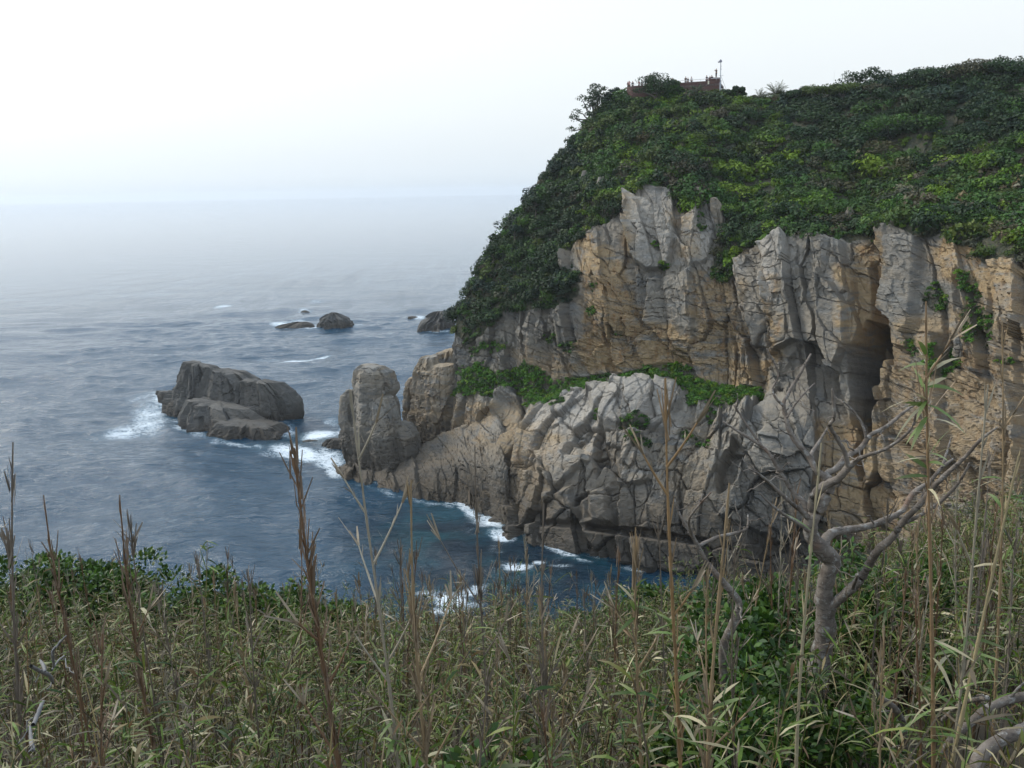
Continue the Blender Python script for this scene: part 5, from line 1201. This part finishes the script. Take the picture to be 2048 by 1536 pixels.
link('trunk', b_.mesh('bare_tree_trunk', mbk, True), tr)
BR = [
 ('branch', [[(1652, 1238, 30), (1668, 1208, 25), (1695, 1184, 25), (1724, 1154, 22), (1742, 1122, 21), (1757, 1099, 20), (1785, 1074, 18), (1808, 1041, 15), (1837, 1012, 13), (1870, 971, 12), (1903, 939, 10), (1935, 909, 8), (1965, 876, 7), (1994, 855, 4)],
             [(1800, 1050, 12), (1848, 1026, 10), (1884, 1001, 9), (1921, 960, 7), (1940, 925, 5)], [(1705, 1176, 10), (1712, 1160, 8), (1716, 1150, 7)]], -.5, 5),
 ('branch', [[(1644, 1098, 30), (1652, 1078, 26), (1666, 1065, 24), (1691, 1060, 21), (1738, 1052, 18), (1775, 1037, 16), (1804, 1022, 14), (1826, 986, 13), (1859, 964, 11), (1884, 935, 9), (1906, 918, 6)], [(1884, 935, 7), (1893, 906, 6), (1902, 876, 4)]], .35, 4),
 ('branch', [[(1624, 1020, 26), (1630, 990, 24), (1648, 972, 22), (1672, 960, 19), (1694, 938, 17), (1714, 920, 12), (1731, 912, 9), (1771, 898, 8), (1804, 876, 7), (1826, 851, 6), (1832, 825, 4)],
             [(1696, 932, 13), (1688, 902, 11), (1669, 869, 10), (1660, 848, 10), (1666, 842, 9), (1667, 807, 8), (1664, 778, 6)]], -.3, 5),
 ('branch', [[(1655, 960, 20), (1653, 950, 18), (1672, 938, 17), (1694, 913, 15), (1720, 898, 14), (1738, 873, 12), (1771, 854, 10), (1811, 822, 8), (1844, 800, 4)], [(1732, 876, 8), (1727, 854, 7), (1709, 825, 6), (1687, 803, 4)]], .25, 5),
 ('branch', [[(1652, 958, 18), (1629, 935, 16), (1618, 914, 15), (1592, 884, 13), (1577, 858, 12), (1572, 833, 11), (1567, 807, 10), (1578, 785, 9), (1599, 749, 8), (1622, 708, 5)],
             [(1568, 812, 8), (1550, 794, 6), (1545, 780, 5), (1556, 756, 5), (1534, 697, 3)], [(1574, 835, 6), (1588, 812, 5), (1610, 785, 4), (1630, 766, 3)], [(1619, 914, 12), (1628, 900, 10), (1638, 884, 8), (1655, 856, 4)]], .3, 6),
 ('branch', [[(1620, 1034, 20), (1608, 1006, 15), (1588, 986, 12), (1555, 935, 10), (1534, 902, 9), (1504, 880, 8), (1475, 862, 7), (1446, 843, 4)], [(1528, 898, 7), (1497, 854, 6), (1468, 811, 4)]], .2, 5),
 ('branch', [[(1622, 1040, 18), (1600, 1020, 12), (1577, 1001, 10), (1537, 964, 8), (1520, 950, 6), (1504, 940, 3)], [(1618, 1062, 12), (1596, 1046, 9), (1570, 1030, 8), (1541, 1008, 6), (1519, 986, 3)]], -.2, 5),
]
for (nm, ls, dY, tw) in BR:
    b_ = Buf()
    for i, l_ in enumerate(ls): limb(b_, l_, YT + (dY * .5 if i else 0), bt, dY if not i else dY * .3, tw if not i else 2, 8, i)
    link(nm, b_.mesh('bare_tree_branch', mbk, True), tr)
def dead(name, Y, polys, label, cat, tw=2, mat=None):
    p0 = at(polys[0][0][0], polys[0][0][1], Y); o = None; b_ = Buf()
    for i, l_ in enumerate(polys): limb(b_, l_, Y, p0, .15 * (-1) ** i, tw, 9, 31 + i)
    o = link(name, b_.mesh(name, mat or mbk, True)); o.location = tuple(p0); return tag(o, label, cat)
Y2 = 3.9; p0 = at(1500, 1560, Y2); p0[2] = float(ground_z(np.array(p0[0]), np.array(p0[1])))
t2 = empty('bare_tree', tuple(p0), 'smaller leafless crooked trunk with white lichen left of the big bare tree', 'tree')
b_ = Buf(); limb(b_, [(1505, 1600, 26), (1482, 1426, 24), (1455, 1389, 25), (1446, 1330, 22), (1449, 1285, 22), (1469, 1244, 23), (1478, 1206, 20), (1457, 1177, 19), (1436, 1153, 16), (1416, 1128, 13), (1395, 1090, 11), (1382, 1066, 9), (1360, 1030, 6), (1350, 1000, 4)], Y2, p0, 0, 3); link('trunk', b_.mesh('small_tree_trunk', mbk, True), t2)
b_ = Buf(); limb(b_, [(1396, 1092, 10), (1436, 1074, 9), (1470, 1066, 8), (1494, 1056, 6), (1496, 1030, 4)], Y2, p0, .2, 4); limb(b_, [(1384, 1070, 8), (1378, 1040, 6), (1400, 1008, 5), (1422, 985, 3)], Y2, p0, -.2, 3); link('branch', b_.mesh('small_tree_branch', mbk, True), t2)
dead('fallen_branch', 2.4, [[(1945, 1560, 30), (1960, 1515, 32), (1991, 1486, 32), (2045, 1460, 30), (2120, 1430, 30)]], 'pale grey fallen branch curving out at the bottom corner by the bare tree', 'branch')
dead('fallen_branch', 2.9, [[(1880, 1505, 18), (1933, 1451, 24), (1991, 1409, 25), (2045, 1394, 26), (2120, 1385, 26)], [(1885, 1440, 12), (1930, 1405, 12), (1975, 1395, 14)]], 'brown fallen branch behind the pale one, lying in the grass', 'branch')
dead('fallen_branch', 3.1, [[(1745, 1380, 12), (1763, 1397, 16), (1792, 1420, 18), (1806, 1450, 18), (1809, 1500, 17)]], 'short hooked dead branch low in the shade below the forked limb', 'branch')
mw = mat_plain('bleached_wood', (.15, .145, .14), .85, 0, .45, 30)
dead('dead_branch', 2.9, [[(62, 1332, 9), (78, 1341, 10), (98, 1350, 10), (106, 1366, 8)], [(108, 1335, 6), (106, 1302, 8), (116, 1290, 6), (132, 1272, 4)], [(104, 1340, 6), (116, 1322, 5), (128, 1312, 5)], [(80, 1320, 5), (86, 1330, 9), (90, 1342, 7)]], 'bleached white broken branch sticking out of the grass far from the bay', 'branch', 1, mw)
dead('dead_branch', 2.6, [[(66, 1450, 11), (73, 1436, 12), (82, 1412, 11), (87, 1402, 8)], [(60, 1452, 6), (62, 1480, 10), (66, 1500, 11)]], 'grey dead stick standing in shade below the bleached broken branch', 'branch', 1, mw)
